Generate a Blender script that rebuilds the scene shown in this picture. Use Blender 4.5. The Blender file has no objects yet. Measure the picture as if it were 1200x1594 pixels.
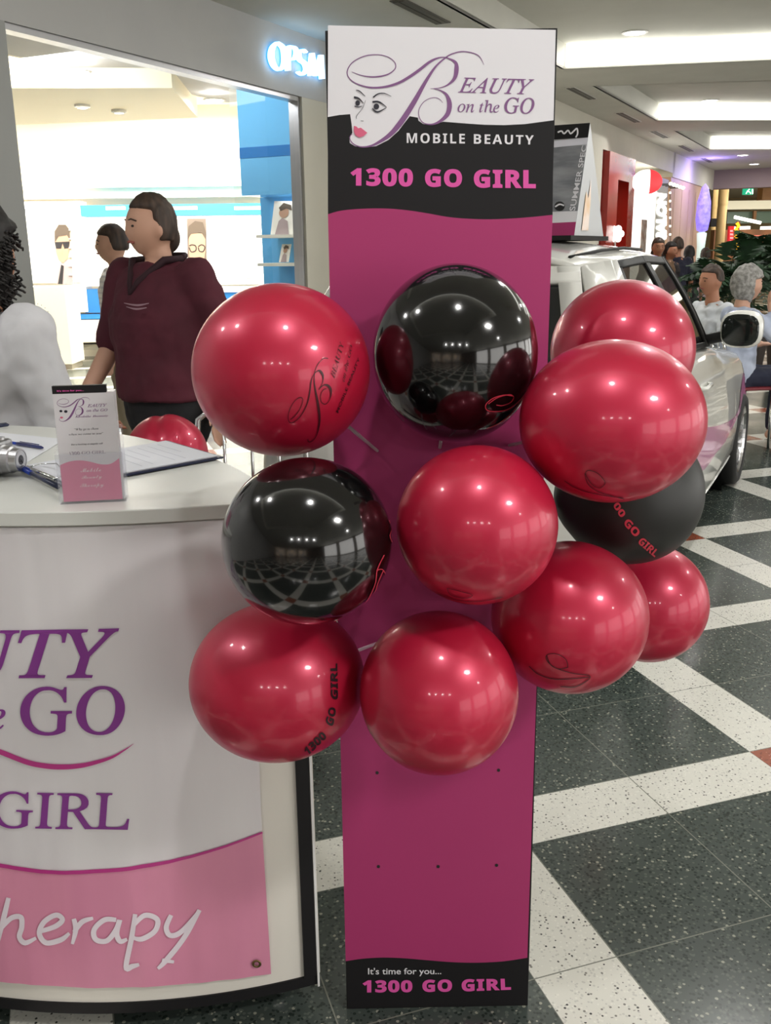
import bpy, bmesh, math, random
from mathutils import Vector, Matrix, Euler, noise
from mathutils.geometry import tessellate_polygon
random.seed(7)
S = bpy.context.scene
COL = S.collection
V = Vector
PI = math.pi

# ---------------------------------------------------------------- camera
FPX, PITCH, ROLL, H = 1471.0, .2694, -.0126, 1.5
r0 = V((1, 0, 0)); u0 = V((0, math.sin(PITCH), math.cos(PITCH))); FW = V((0, math.cos(PITCH), -math.sin(PITCH)))
CR = r0 * math.cos(ROLL) + u0 * math.sin(ROLL)
CU = -r0 * math.sin(ROLL) + u0 * math.cos(ROLL)
C0 = V((0, 0, H))
cam = bpy.data.cameras.new('camera'); camo = bpy.data.objects.new('camera', cam); COL.objects.link(camo)
camo.matrix_world = Matrix(((CR.x, CU.x, -FW.x, 0), (CR.y, CU.y, -FW.y, 0), (CR.z, CU.z, -FW.z, H), (0, 0, 0, 1)))
cam.sensor_fit = 'VERTICAL'; cam.sensor_height = 36; cam.lens = 36 * FPX / 1594
cam.clip_start = .05; cam.clip_end = 200
S.camera = camo
S.view_settings.view_transform = 'Standard'; S.view_settings.look = 'None'
S.view_settings.gamma = 1; S.view_settings.use_curve_mapping = False
S.view_settings.exposure = 0.0
S.cycles.use_denoising = True
S.cycles.max_bounces = 8; S.cycles.transparent_max_bounces = 16; S.cycles.sample_clamp_indirect = 6
S.cycles.caustics_reflective = False; S.cycles.caustics_refractive = False
w = bpy.data.worlds.new('world'); S.world = w; w.use_nodes = True
w.node_tree.nodes['Background'].inputs[0].default_value = (.9, .88, .85, 1)
w.node_tree.nodes['Background'].inputs[1].default_value = .3

def ray(x, y): return FW + CR * ((x - 600) / FPX) - CU * ((y - 797) / FPX)
def atz(x, y, z):
    d = ray(x, y); return C0 + d * ((z - H) / d.z)
def atY(x, y, Y):
    d = ray(x, y); return C0 + d * (Y / d.y)
def atpl(x, y, P, n):
    d = ray(x, y); return C0 + d * ((P - C0).dot(n) / d.dot(n))
# the mall runs along MV, its shop fronts face along NV
AX = math.radians(27)
MV = V((math.sin(AX), math.cos(AX), 0)); NV = V((MV.y, -MV.x, 0))
def W(m, n, z=0.0): return MV * m + NV * n + V((0, 0, z))
ROT_M = -AX   # turns local +Y onto MV
CEIL = 3.0

# ---------------------------------------------------------------- lamps
def area(name, loc, size, power, color=(1, .93, .84), size_y=None, shape='DISK', rot=(0, 0, 0), parent=None, spread=PI):
    l = bpy.data.lights.new(name, 'AREA'); l.shape = shape; l.size = size
    if size_y: l.size_y = size_y
    l.energy = power; l.color = color; l.spread = spread
    o = bpy.data.objects.new(name, l); COL.objects.link(o); o.location = loc; o.rotation_euler = rot
    if parent: o.parent = parent
    return o
# shop lighting over the optician's floor (ceiling panels of the shop)
SHOPL = (1, .95, .85)
area('shop_ceiling_lamp', (-2.7, 12.9, 3.42), 2.8, 330, SHOPL, 2.0, 'RECTANGLE')
area('shop_ceiling_lamp', (-5.9, 12.6, 3.42), 2.4, 240, SHOPL, 1.6, 'RECTANGLE')
area('shop_front_lamp', (-3.2, 8.9, 2.78), 1.8, 90, SHOPL, .7, 'RECTANGLE')
# cove light that throws onto the hanging ceiling block of the shop
area('shop_cove_lamp', (-3.0, 8.02, 2.90), 2.0, 34, (1, .95, .84), .25, 'RECTANGLE', rot=(math.radians(115), 0, math.radians(-25)))
POWER_DOWN = 26
# unseen fill lamps added across the mall and behind the viewer
for k_ in range(6): area('opposite_fill_lamp', W(-4 + 4.2 * k_, 8.6, 1.45), 3.4, 95, (1, .98, .94), 2.6, 'RECTANGLE', rot=(math.radians(90), 0, math.radians(-27 + 90)))
for k_ in range(3): area('rear_fill_lamp', W(-13.5, -1.5 + 4 * k_, 1.5), 3.2, 150, (1, .97, .92), 2.4, 'RECTANGLE', rot=(math.radians(90), 0, math.radians(-27 + 180)))
# bright square ceiling fitting up and behind the viewer's right shoulder
area('square_ceiling_lamp', (2.05, -.15, 2.985), .42, 60, (1, .97, .93), .3, 'RECTANGLE')

# ---------------------------------------------------------------- materials
MATS = {}
def mat(name, color=(.8, .8, .8), rough=.5, metal=0., coat=0., emis=None, es=1., alpha=1., spec=.5, coat_rough=.03):
    if name in MATS: return MATS[name]
    m = bpy.data.materials.new(name); m.use_nodes = True
    b = m.node_tree.nodes['Principled BSDF']
    b.inputs['Base Color'].default_value = (*color, 1); b.inputs['Roughness'].default_value = rough
    b.inputs['Metallic'].default_value = metal; b.inputs['Coat Weight'].default_value = coat
    b.inputs['Coat Roughness'].default_value = coat_rough; b.inputs['Alpha'].default_value = alpha
    b.inputs['Specular IOR Level'].default_value = spec
    if emis: b.inputs['Emission Color'].default_value = (*emis, 1); b.inputs['Emission Strength'].default_value = es
    MATS[name] = m; return m
def N(m, t, **kw):
    n = m.node_tree.nodes.new(t)
    for k, v in kw.items():
        if k.startswith('i_'): n.inputs[k[2:]].default_value = v
        else: setattr(n, k, v)
    return n
def noisy(name, c1, c2, scale=8, rough=.5, coat=0., bump=0., stretch=(1, 1, 1), lo=.35, hi=.65, metal=0.):
    m = mat(name, c1, rough, metal, coat); nt = m.node_tree; b = nt.nodes['Principled BSDF']
    tc = N(m, 'ShaderNodeTexCoord'); mp = N(m, 'ShaderNodeMapping'); mp.inputs['Scale'].default_value = stretch
    nz = N(m, 'ShaderNodeTexNoise'); nz.inputs['Scale'].default_value = scale; nz.inputs['Detail'].default_value = 4
    cr = N(m, 'ShaderNodeValToRGB'); cr.color_ramp.elements[0].position = lo; cr.color_ramp.elements[1].position = hi
    cr.color_ramp.elements[0].color = (*c1, 1); cr.color_ramp.elements[1].color = (*c2, 1)
    L = nt.links.new
    L(tc.outputs['Object'], mp.inputs[0]); L(mp.outputs[0], nz.inputs['Vector']); L(nz.outputs[0], cr.inputs[0]); L(cr.outputs[0], b.inputs['Base Color'])
    if bump:
        bp = N(m, 'ShaderNodeBump'); bp.inputs['Strength'].default_value = bump; bp.inputs['Distance'].default_value = .01
        L(nz.outputs[0], bp.inputs['Height']); L(bp.outputs[0], b.inputs['Normal'])
    return m
def srgb(r, g, b):
    f = lambda c: ((c / 255 + .055) / 1.055) ** 2.4 if c > 10 else c / 255 / 12.92
    return (f(r), f(g), f(b))

def floor_material():
    m = mat('terrazzo_floor', (.3, .3, .3), .16); nt = m.node_tree; L = nt.links.new; b = nt.nodes['Principled BSDF']
    K = .9375; P = 1.1285 * K; Wd = .215 * K; o1 = .868 * K; o2 = 2.0528 * K; yaw = .3187
    g = N(m, 'ShaderNodeNewGeometry')
    def M(op, a, bb=None, c=None):
        n = N(m, 'ShaderNodeMath', operation=op)
        for i, v in enumerate((a, bb, c)):
            if v is None: continue
            if isinstance(v, (int, float)): n.inputs[i].default_value = v
            else: L(v, n.inputs[i])
        return n.outputs[0]
    def coord(vec, o):
        d = N(m, 'ShaderNodeVectorMath', operation='DOT_PRODUCT'); d.inputs[1].default_value = vec
        L(g.outputs['Position'], d.inputs[0]); return M('FLOORED_MODULO', M('SUBTRACT', d.outputs['Value'], o), P)
    f1 = coord((math.cos(yaw), math.sin(yaw), 0), o1); f2 = coord((-math.sin(yaw), math.cos(yaw), 0), o2)
    w1 = M('LESS_THAN', f1, Wd); w2 = M('LESS_THAN', f2, Wd)
    white = M('MAXIMUM', w1, w2); red = M('MULTIPLY', w1, w2)
    def joint(f):
        a = M('LESS_THAN', M('ABSOLUTE', M('SUBTRACT', f, Wd + (P - Wd) / 2)), .0016)
        c = M('LESS_THAN', M('ABSOLUTE', M('SUBTRACT', f, Wd)), .0016)
        d = M('LESS_THAN', f, .0016); return M('MAXIMUM', M('MAXIMUM', a, c), d)
    jt = M('MAXIMUM', joint(f1), joint(f2))
    def chips(scale, base, chipcols, thr):
        v = N(m, 'ShaderNodeTexVoronoi'); v.inputs['Scale'].default_value = scale; L(g.outputs['Position'], v.inputs['Vector'])
        wn = N(m, 'ShaderNodeTexWhiteNoise', noise_dimensions='3D'); L(v.outputs['Color'], wn.inputs['Vector'])
        cr = N(m, 'ShaderNodeValToRGB'); cr.color_ramp.interpolation = 'CONSTANT'
        els = cr.color_ramp.elements; els[0].color = (*base, 1); els[0].position = 0
        els[1].position = chipcols[0][0]; els[1].color = (*chipcols[0][1], 1)
        for p, c in chipcols[1:]:
            e = els.new(p); e.color = (*c, 1)
        L(wn.outputs['Value'], cr.inputs[0])
        near = M('LESS_THAN', v.outputs['Distance'], thr)
        mx = N(m, 'ShaderNodeMix', data_type='RGBA'); L(near, mx.inputs['Factor']); mx.inputs['A'].default_value = (*base, 1); L(cr.outputs[0], mx.inputs['B'])
        return mx.outputs['Result']
    dark = chips(130, srgb(66, 74, 70), [(.4, srgb(42, 50, 46)), (.70, srgb(86, 93, 86)), (.94, srgb(146, 148, 134))], .5)
    lite = chips(150, srgb(218, 217, 208), [(.5, srgb(196, 195, 188)), (.72, srgb(228, 227, 218)), (.9, srgb(120, 118, 112)), (.96, srgb(60, 60, 60))], .42)
    rd = chips(120, srgb(150, 78, 54), [(.6, srgb(120, 60, 44)), (.85, srgb(190, 120, 96))], .45)
    def mix(f, a, c):
        x = N(m, 'ShaderNodeMix', data_type='RGBA'); L(f, x.inputs['Factor'])
        for k, q in (('A', a), ('B', c)):
            if isinstance(q, tuple): x.inputs[k].default_value = (*q, 1)
            else: L(q, x.inputs[k])
        return x.outputs['Result']
    col = mix(jt, mix(red, mix(white, dark, lite), rd), srgb(120, 122, 112))
    L(col, b.inputs['Base Color'])
    nz = N(m, 'ShaderNodeTexNoise'); nz.inputs['Scale'].default_value = 3; L(g.outputs['Position'], nz.inputs['Vector'])
    mr = N(m, 'ShaderNodeMapRange'); mr.inputs['To Min'].default_value = .12; mr.inputs['To Max'].default_value = .26; L(nz.outputs[0], mr.inputs[0]); L(mr.outputs[0], b.inputs['Roughness'])
    return m

M_FLOOR = floor_material()
M_CEIL = noisy('ceiling_paint', srgb(206, 205, 196), srgb(211, 210, 201), 3, .8)
M_GREYPAINT = noisy('grey_fascia_paint', srgb(192, 192, 192), srgb(197, 197, 196), 2, .6)
M_CREAM = noisy('cream_paint', srgb(214, 210, 196), srgb(220, 216, 202), 2, .6)
M_WHITE = mat('white_plastic', srgb(226, 226, 226), .45)
M_BLACK = mat('black_plastic', srgb(28, 28, 30), .45)
M_CHROME = mat('chrome', (.75, .75, .76), .15, 1.)
M_ALU = mat('brushed_aluminium', (.6, .6, .62), .35, 1.)

# ---------------------------------------------------------------- geometry helpers
class MB:
    def __init__(s): s.v = []; s.f = []
    def add(s, vs, fs):
        o = len(s.v); s.v += [V(p) for p in vs]; s.f += [tuple(i + o for i in f) for f in fs]; return s
    def box(s, a, b, f=None):
        x0, y0, z0 = a; x1, y1, z1 = b
        vs = [(x0, y0, z0), (x1, y0, z0), (x1, y1, z0), (x0, y1, z0), (x0, y0, z1), (x1, y0, z1), (x1, y1, z1), (x0, y1, z1)]
        if f: vs = [f(*p) for p in vs]
        return s.add(vs, [(3, 2, 1, 0), (4, 5, 6, 7), (0, 1, 5, 4), (1, 2, 6, 5), (2, 3, 7, 6), (3, 0, 4, 7)])
    def rings(s, rings, cap=True, close=True):
        n = len(rings[0]); o = len(s.v)
        for r in rings: s.v += [V(p) for p in r]
        for i in range(len(rings) - 1):
            for j in range(n if close else n - 1):
                k = (j + 1) % n; s.f.append((o + i * n + j, o + i * n + k, o + (i + 1) * n + k, o + (i + 1) * n + j))
        if cap:
            s.f.append(tuple(o + j for j in reversed(range(n)))); s.f.append(tuple(o + (len(rings) - 1) * n + j for j in range(n)))
        return s
    def tube(s, pts, r, n=10, cap=True):
        pts = [V(p) for p in pts]; rs = r if isinstance(r, (list, tuple)) else [r] * len(pts); out = []
        up = V((0, 0, 1)); prev = None
        for i, p in enumerate(pts):
            d = (pts[min(i + 1, len(pts) - 1)] - pts[max(i - 1, 0)]).normalized()
            a = prev if prev is not None else (up if abs(d.z) < .9 else V((1, 0, 0)))
            x = (a - d * a.dot(d)).normalized(); y = d.cross(x); prev = x
            out.append([p + (x * math.cos(t) + y * math.sin(t)) * rs[i] for t in [2 * PI * k / n for k in range(n)]])
        return s.rings(out, cap)
    def capsule(s, p, rp, q, rq, n=14, k=4):
        p = V(p); q = V(q); d = (q - p).normalized(); pts = []; rs = []
        for i in range(k + 1):
            t = PI / 2 * (1 - i / k); pts.append(p - d * rp * math.sin(t)); rs.append(max(rp * math.cos(t), 1e-4))
        for i in range(k + 1):
            t = PI / 2 * i / k; pts.append(q + d * rq * math.sin(t)); rs.append(max(rq * math.cos(t), 1e-4))
        return s.tube(pts, rs, n)
    def ell(s, c, rx, ry, rz, nu=20, nv=12, rot=None, fn=None):
        c = V(c); out = []
        for i in range(nv + 1):
            t = PI * i / nv; ring = []
            for j in range(nu):
                a = 2 * PI * j / nu; d = V((max(math.sin(t), 1e-3) * math.cos(a), max(math.sin(t), 1e-3) * math.sin(a), -math.cos(t)))
                k = fn(d) if fn else 1.0
                p = V((d.x * rx, d.y * ry, d.z * rz)) * k
                if rot: p = rot @ p
                ring.append(c + p)
            out.append(ring)
        return s.rings(out)
    def lathe(s, prof, n=32, f=None, cap=False):
        rg = [[(r * math.cos(2 * PI * k / n), r * math.sin(2 * PI * k / n), z) for k in range(n)] for r, z in prof]
        if f: rg = [[f(*p) for p in r] for r in rg]
        return s.rings(rg, cap)
    def poly(s, pts):
        pts = [V(p) for p in pts]; tris = tessellate_polygon([pts]); return s.add(pts, [tuple(t) for t in tris])
    def xf(s, M):
        s.v = [M @ p for p in s.v]; return s
    def obj(s, name, m, parent=None, smooth=False, bevel=0, kind=None, label=None, fixn=True):
        me = bpy.data.meshes.new(name); me.from_pydata([tuple(p) for p in s.v], [], s.f); me.update()
        if fixn:
            bm = bmesh.new(); bm.from_mesh(me); bmesh.ops.recalc_face_normals(bm, faces=bm.faces); bm.to_mesh(me); bm.free()
        if m: me.materials.append(m)
        if smooth: me.polygons.foreach_set('use_smooth', [True] * len(me.polygons))
        o = bpy.data.objects.new(name, me); COL.objects.link(o)
        if parent: o.parent = parent
        if bevel:
            b = o.modifiers.new('bevel', 'BEVEL'); b.width = bevel; b.segments = 2; b.limit_method = 'ANGLE'
        if kind: o['kind'] = kind
        if label: o['label'] = label
        return o
def tag(o, label, cat, group=None, kind=None):
    o['label'] = label; o['category'] = cat
    if group: o['group'] = group
    if kind: o['kind'] = kind
    return o
def thing(name, label, cat, loc=(0, 0, 0), rz=0, group=None):
    o = bpy.data.objects.new(name, None); COL.objects.link(o); o.location = loc; o.rotation_euler = (0, 0, rz); o.empty_display_size = .1
    return tag(o, label, cat, group)
def copy_tree(o, parent=None):
    c = o.copy(); COL.objects.link(c)
    if parent: c.parent = parent
    for ch in list(o.children): copy_tree(ch, c)
    return c
def rebase(mb, o):
    """vertices given in world space -> the local space of empty o"""
    M = (Matrix.Translation(o.location) @ Euler(o.rotation_euler).to_matrix().to_4x4()).inverted()
    mb.v = [M @ p for p in mb.v]; return mb
def catmull(pts, k=8):
    out = []; n = len(pts)
    for i in range(n - 1):
        p0, p1, p2, p3 = pts[max(i - 1, 0)], pts[i], pts[i + 1], pts[min(i + 2, n - 1)]
        for j in range(k):
            t = j / k
            out.append(tuple(.5 * ((2 * b) + (-a + c) * t + (2 * a - 5 * b + 4 * c - d) * t * t + (-a + 3 * b - 3 * c + d) * t ** 3) for a, b, c, d in zip(p0, p1, p2, p3)))
    out.append(tuple(pts[-1])); return out
def ribbon(mb, pts, ws, F, k=8):
    """variable width stroke drawn in 2-D and laid on a surface by F(x, y)"""
    if isinstance(ws, (int, float)): ws = [ws] * len(pts)
    if len(ws) != len(pts): ws = [ws[min(int(i * len(ws) / len(pts)), len(ws) - 1)] for i in range(len(pts))]
    q = catmull([(p[0], p[1], w_) for p, w_ in zip(pts, ws)], k); vs = []
    for i, (x, y, w_) in enumerate(q):
        a = q[max(i - 1, 0)]; b = q[min(i + 1, len(q) - 1)]; dx, dy = b[0] - a[0], b[1] - a[1]; l = math.hypot(dx, dy) or 1
        nx, ny = -dy / l * w_ / 2, dx / l * w_ / 2
        vs += [F(x + nx, y + ny), F(x - nx, y - ny)]
    return mb.add(vs, [(2 * i, 2 * i + 1, 2 * i + 3, 2 * i + 2) for i in range(len(q) - 1)])
def blob(mb, x, y, rx, ry, F, n=16):
    return mb.poly([F(x + rx * math.cos(2 * PI * k / n), y + ry * math.sin(2 * PI * k / n)) for k in range(n)])
TC = {}
def text_geo(s, bold=0., space=1.):
    key = (s, bold, space)
    if key not in TC:
        c = bpy.data.curves.new('tmp', 'FONT'); c.body = s; c.offset = bold; c.space_character = space; c.resolution_u = 4
        o = bpy.data.objects.new('tmp', c); COL.objects.link(o); bpy.context.view_layer.update()
        me = bpy.data.meshes.new_from_object(o.evaluated_get(bpy.context.evaluated_depsgraph_get()))
        TC[key] = ([(v.co.x, v.co.y) for v in me.vertices], [tuple(p.vertices) for p in me.polygons])
        bpy.data.objects.remove(o); bpy.data.curves.remove(c); bpy.data.meshes.remove(me)
    return TC[key]
def it(s, base_u=0x1D434, base_l=0x1D44E):   # serif italic letters
    r = ''
    for ch in s:
        if ch == 'h' and base_l == 0x1D44E: r += '\u210e'
        elif 'A' <= ch <= 'Z': r += chr(base_u + ord(ch) - 65)
        elif 'a' <= ch <= 'z': r += chr(base_l + ord(ch) - 97)
        else: r += ch
    return r
def text(mb, s, quad, F, bold=0., space=1., tail=None, shear=0.):
    """quad = BL, BR, TR, TL in the 2-D domain of F; with tail the quad frames only that ending of s"""
    vs, fs = text_geo(s, bold, space); tv = text_geo(tail or s, bold, space)[0]
    if not tv: return mb
    sh = lambda p: (p[0] + shear * p[1], p[1])
    vs = [sh(p) for p in vs]; tv = [sh(p) for p in tv]
    wt = max(p[0] for p in tv) - min(p[0] for p in tv); y0 = min(p[1] for p in tv); ht = max(p[1] for p in tv) - y0
    x0 = max(p[0] for p in vs) - wt; out = []
    (ax, ay), (bx, by), (cx, cy), (dx, dy) = quad
    for x, y in vs:
        u = (x - x0) / wt; v = (y - y0) / ht
        out.append(F((ax * (1 - u) + bx * u) * (1 - v) + (dx * (1 - u) + cx * u) * v, (ay * (1 - u) + by * u) * (1 - v) + (dy * (1 - u) + cy * u) * v))
    return mb.add(out, fs)
def rect(x0, y0, x1, y1): return ((x0, y1), (x1, y1), (x1, y0), (x0, y0))   # pixel rectangle -> quad
def sb(s):
    return ''.join(chr(0x1D5D4 + ord(c) - 65) if 'A' <= c <= 'Z' else chr(0x1D7EC + ord(c) - 48) if c.isdigit() else c for c in s)
def LOGO(k=1.0):
    return [([(105, 310), (200, 345), (320, 358), (440, 335), (510, 280), (505, 220), (440, 170), (340, 150), (220, 165), (110, 225), (62, 310), (90, 380), (170, 430), (290, 458), (420, 450), (540, 415), (640, 360), (740, 290), (830, 220), (900, 185), (960, 175), (1020, 190), (1075, 225), (1083, 290), (1065, 370), (1005, 430), (930, 460), (840, 468)],
             [4, 8, 13, 12, 9, 7, 7, 8, 9, 9, 9, 9, 11, 16, 20, 24, 27, 27, 24, 16, 10, 14, 28, 42, 32, 16, 8, 3]),
            ([(1340, 244), (1283, 155), (1150, 121), (1036, 146), (960, 195), (890, 260), (830, 345), (770, 445), (700, 570), (620, 700), (550, 800), (470, 890), (380, 955), (290, 1000), (200, 1012), (130, 990), (92, 950), (90, 912), (112, 890)],
             [3, 8, 10, 11, 14, 18, 26, 34, 44, 50, 50, 42, 30, 18, 12, 9, 8, 7, 4]),
            ([(870, 468), (940, 488), (992, 530), (1018, 610), (1002, 700), (940, 765), (860, 800), (780, 790), (738, 740), (732, 670), (770, 600), (830, 560), (890, 552), (930, 570), (955, 600)],
             [3, 12, 28, 44, 42, 28, 14, 8, 7, 6, 6, 6, 6, 5, 3])]
def logo_b(mb, F, k=1.0):
    for p, w_ in LOGO(): ribbon(mb, p, [x * k for x in w_], F)
def logo_face(mb, F):
    for p, w_ in [([(145, 480), (180, 492), (230, 540)], [6, 9, 5]), ([(305, 550), (350, 517), (410, 512), (475, 540)], [14, 11, 8, 4]),
                  ([(125, 548), (170, 560), (215, 605)], [20, 16, 5]), ([(130, 632), (170, 640), (205, 628)], [10, 9, 4]),
                  ([(298, 592), (360, 592), (430, 640)], [18, 15, 5]), ([(295, 652), (345, 686), (430, 645)], [8, 15, 5]),
                  ([(235, 575), (205, 650), (150, 722), (150, 748)], [3, 4, 5, 4]), ([(188, 768), (215, 770)], [5, 5])]:
        ribbon(mb, p, w_, F, 5)
    blob(mb, 160, 602, 22, 26, F); blob(mb, 335, 635, 26, 28, F)
LIPS = [(125, 815), (150, 822), (165, 838), (190, 832), (250, 880), (215, 912), (175, 924), (140, 905), (125, 870)]

# ================================================================ SETTING
def struct(name, mb, m, **k): return mb.obj(name, m, kind='structure', **k)
f = MB().box((-30, -14, -.05), (40, 60, 0)); struct('floor', f, M_FLOOR)
# ceiling with three lit coffers in view and two behind
def WK(m, n, z=0.0):
    k = .31 + .32 * min(1, max(0, (m - 9) / 3)); return W(m + k * (min(max(n, -2.62), 1.4) + 2.62), n, z)
COF = [(-2.5, .5), (1.55, 4.55), (5.65, 8.65), (9.68, 12.6), (13.84, 16.7)]
NL, NR = -2.62, 1.4
c = MB()
MAX_M = 21.2
c.box((-14, -3.87, CEIL), (MAX_M, NL, CEIL + .02), W); c.box((-14, NR, CEIL), (MAX_M, 9, CEIL + .02), W)
last = -14
for a, b in COF:
    c.box((last, NL, CEIL), (a, NR, CEIL + .02), WK); last = b
c.box((last, NL, CEIL), (MAX_M, NR, CEIL + .02), WK)
for a, b in COF:
    c.box((a - .02, NL - .02, 3.2), (b + .02, NR + .02, 3.22), WK)
    c.box((a - .02, NL - .02, CEIL), (a, NR + .02, 3.2), WK)
    c.box((a, NL - .02, CEIL), (b, NL, 3.2), WK); c.box((a, NR, CEIL), (b, NR + .02, 3.2), WK)
    c.box((b + .001, NL - .02, CEIL), (b + .02, NR + .02, 3.2), WK)
struct('ceiling', c, M_CEIL)
M_COVEGLOW = mat('cove_glow', (.9, .9, .85), .6, emis=(1, .99, .92), es=2.6)  # coffer end faces made to glow in place of hidden cove lamps
glow_lab = ['far cove behind the viewer', 'cove above the promotional counter', 'widest and nearest glowing white ceiling light band', 'second white coffer band with added glow, below the widest one', 'smallest and farthest glowing white ceiling light band']
for (a, b), lab in zip(COF, glow_lab):
    o = MB().box((b - .03, NL + .02, CEIL + .012), (b - .001, NR - .02, 3.19), WK).obj('cove_glow_face', M_COVEGLOW)
    tag(o, lab if 'band' in lab else 'end face with added glow in the ' + lab, 'coffer face')
# mall walls
wl = MB()
wl.box((-14, -3.95, 0), (1.9, -3.85, CEIL), W)
struct('wall_left', wl, M_GREYPAINT)
wm = MB()
wm.box((7.0, -3.4, 0), (12.0, -3.2, CEIL), W)                              # blank wall hidden by the sign
wm.box((7.0, -3.97, 0), (7.15, -3.2, CEIL), W)
wm.box((12.0, -3.4, 2.68), (17.0, -3.2, CEIL), W)
wm.box((12.0, -3.4, 0), (12.32, -3.2, 2.68), W)
struct('wall_shopfronts', wm, M_CREAM)
M_PINKWALL = noisy('warm_pink_panelling', srgb(208, 172, 146), srgb(214, 180, 154), 2, .5, stretch=(1, 1, .1))
wp = MB(); wp.box((16.85, -3.4, 0), (19.9, -3.22, 2.62), W)
for k in range(4): wp.box((17.2 + k * .7, -3.22, .1), (17.22 + k * .7, -3.215, 2.5), W)
struct('wall_panelled', wp, M_PINKWALL)
wq = MB(); wq.box((16.85, -3.4, 2.62), (21.2, -3.2, CEIL), W); wq.box((19.9, -3.4, 0), (20.6, -3.2, 2.62), W); struct('wall_far_left', wq, M_CREAM)
M_MAUVE = noisy('mauve_bulkhead_paint', srgb(150, 132, 136), srgb(158, 140, 140), 1, .7)
bk = MB(); bk.box((21.2, -3.4, 2.64), (21.5, 9, 3.05), W); struct('trim_1', bk, M_MAUVE)
wr = MB(); wr.box((-14, 8.8, 0), (40, 9, 3.2), W); struct('wall_right', wr, noisy('right_wall_paint', srgb(120, 105, 92), srgb(150, 130, 110), 1, .6))
wb = MB(); wb.box((-14.2, -4, 0), (-14, 9, 3.2), W); struct('wall_back', wb, noisy('back_wall_paint', srgb(70, 66, 62), srgb(130, 112, 92), .8, .6))
# far hall
fh = MB(); fh.box((21.5, -9, 3.3), (42, 9, 3.35), W); struct('ceiling_far', fh, M_CREAM)
M_FARW = noisy('far_shop_wall', srgb(196, 176, 136), srgb(206, 188, 150), 1, .6)
fw_ = MB(); fw_.box((40, -9, 0), (40.2, 9, 3.3), W); fw_.box((21.2, -9, 0), (40, -8.9, 3.3), W)

struct('wall_far', fw_, M_FARW)

# ---------------------------------------------------------------- downlights
M_LAMP = mat('downlight_glow', (1, 1, 1), .5, emis=(1, .96, .9), es=14)
M_RING = mat('downlight_trim', srgb(215, 214, 208), .4)
def downlight(P, lab, power, r=.085, group=None, color=(1, .985, .96)):
    t = thing('ceiling_downlight', lab, 'downlight', P, 0, group)
    MB().lathe([(r * 1.25, .0), (r * 1.25, -.006), (r, -.01), (r, .0)], 28).obj('trim_ring', M_RING, t, smooth=False)
    MB().lathe([(r, -.004), (r * .7, -.012), (r * .3, -.016), (.001, -.017)], 28).obj('lamp_lens', M_LAMP, t, smooth=True)
    l = area('lamp', (0, 0, -.022), r * 1.7, power, color, parent=t)
    return t
downlight(V(atz(988, 50, 3.2)), 'bright round downlight just above the widest glowing coffer band', POWER_DOWN)
downlight(V(atz(1105, 156, 3.2)), 'round downlight touching the top of the second glowing coffer band', POWER_DOWN)
downlight(V(atz(1167, 212, 3.2)), 'round downlight at the top of the smallest glowing coffer band', POWER_DOWN)
downlight(V(atz(1156, 241, 3.0)), 'left of the two round downlights past the last glowing coffer band', POWER_DOWN * .8)
downlight(V(atz(1174, 255, 3.0)), 'right and lower of the two round downlights past the last glowing coffer band', POWER_DOWN * .8)
downlight(V(atz(1182, 291, 2.9)), 'small round downlight beside the orange panel, right of the exit sign', POWER_DOWN * .5, .07)
hid = 'round downlight in the ceiling overhead, outside the picture'
for k, (x, y, z, p) in enumerate([(.84, 2.1, 3.2, 1.8), (.15, .55, 3.2, .6), (-1.75, 1.25, 3.2, .45), (-2.35, 1.9, 3.0, .45), (-1.6, -3.9, 3.0, 1.0), (-.7, -4.0, 3.0, 1.0), (.3, -4.1, 3.0, 1.0), (1.3, -4.2, 3.0, 1.0),
    (1.9, 4.2, 3.2, 1.), (3.6, 5.5, 3.0, 1.), (4.6, 9.0, 3.0, 1.), (-1.4, 4.4, 3.2, .7), (6.5, 12, 3.0, 1), (4.2, 3.2, 3.0, 1), (4.5, -1, 3.0, .8)]):
    downlight(V((x, y, z)), hid, POWER_DOWN * p, group='downlights outside the picture')
for px, py, lab in ((120, 97, 'leftmost round downlight inside the optician shop front'), (235, 124, 'second round downlight inside the optician shop front'), (333, 144, 'third round downlight from the left inside the optician shop front'), (445, 170, 'round downlight over the blue display bay')):
    P = atz(px, py, 2.95 if px < 400 else 2.95)
    downlight(V(P) + V((0, 0, -.06)), lab, 9)
M_VENT = mat('vent_slot', srgb(92, 90, 84), .6)
for i, (a, b) in enumerate([((613, 0), (695, 35)), ((885, 135.6), (924, 153.6)), ((962, 175), (993.5, 189.5)), ((1015, 204), (1038, 214)), ((1058.5, 226), (1077, 235)), ((1093, 246), (1108, 252))]):
    A, B = atz(*a, 3.0), atz(*b, 3.0); m0, m1 = A.dot(MV), B.dot(MV)
    nn = (A.dot(NV) + B.dot(NV)) / 2
    lab = ['long dark slot vent in the ceiling right above the tall sign', 'slot vent nearest the tall sign, left of the glowing coffer bands', 'second slot vent along the ceiling beside the shop wall', 'third slot vent along the ceiling beside the shop wall', 'fourth slot vent along the ceiling beside the shop wall', 'farthest and smallest slot vent, in the bluish light'][i]
    vt = thing('ceiling_vent', lab, 'vent', W(m0, nn, 3.0), ROT_M)
    L_ = m1 - m0
    MB().box((-.055, 0, -.006), (.055, L_, -.001)).obj('vent_frame', M_RING if i else M_VENT, vt)
    MB().box((-.038, .02, -.010), (-.006, L_ - .02, -.006)).box((.006, .02, -.010), (.038, L_ - .02, -.006)).obj('vent_slots', M_VENT, vt)

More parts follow.
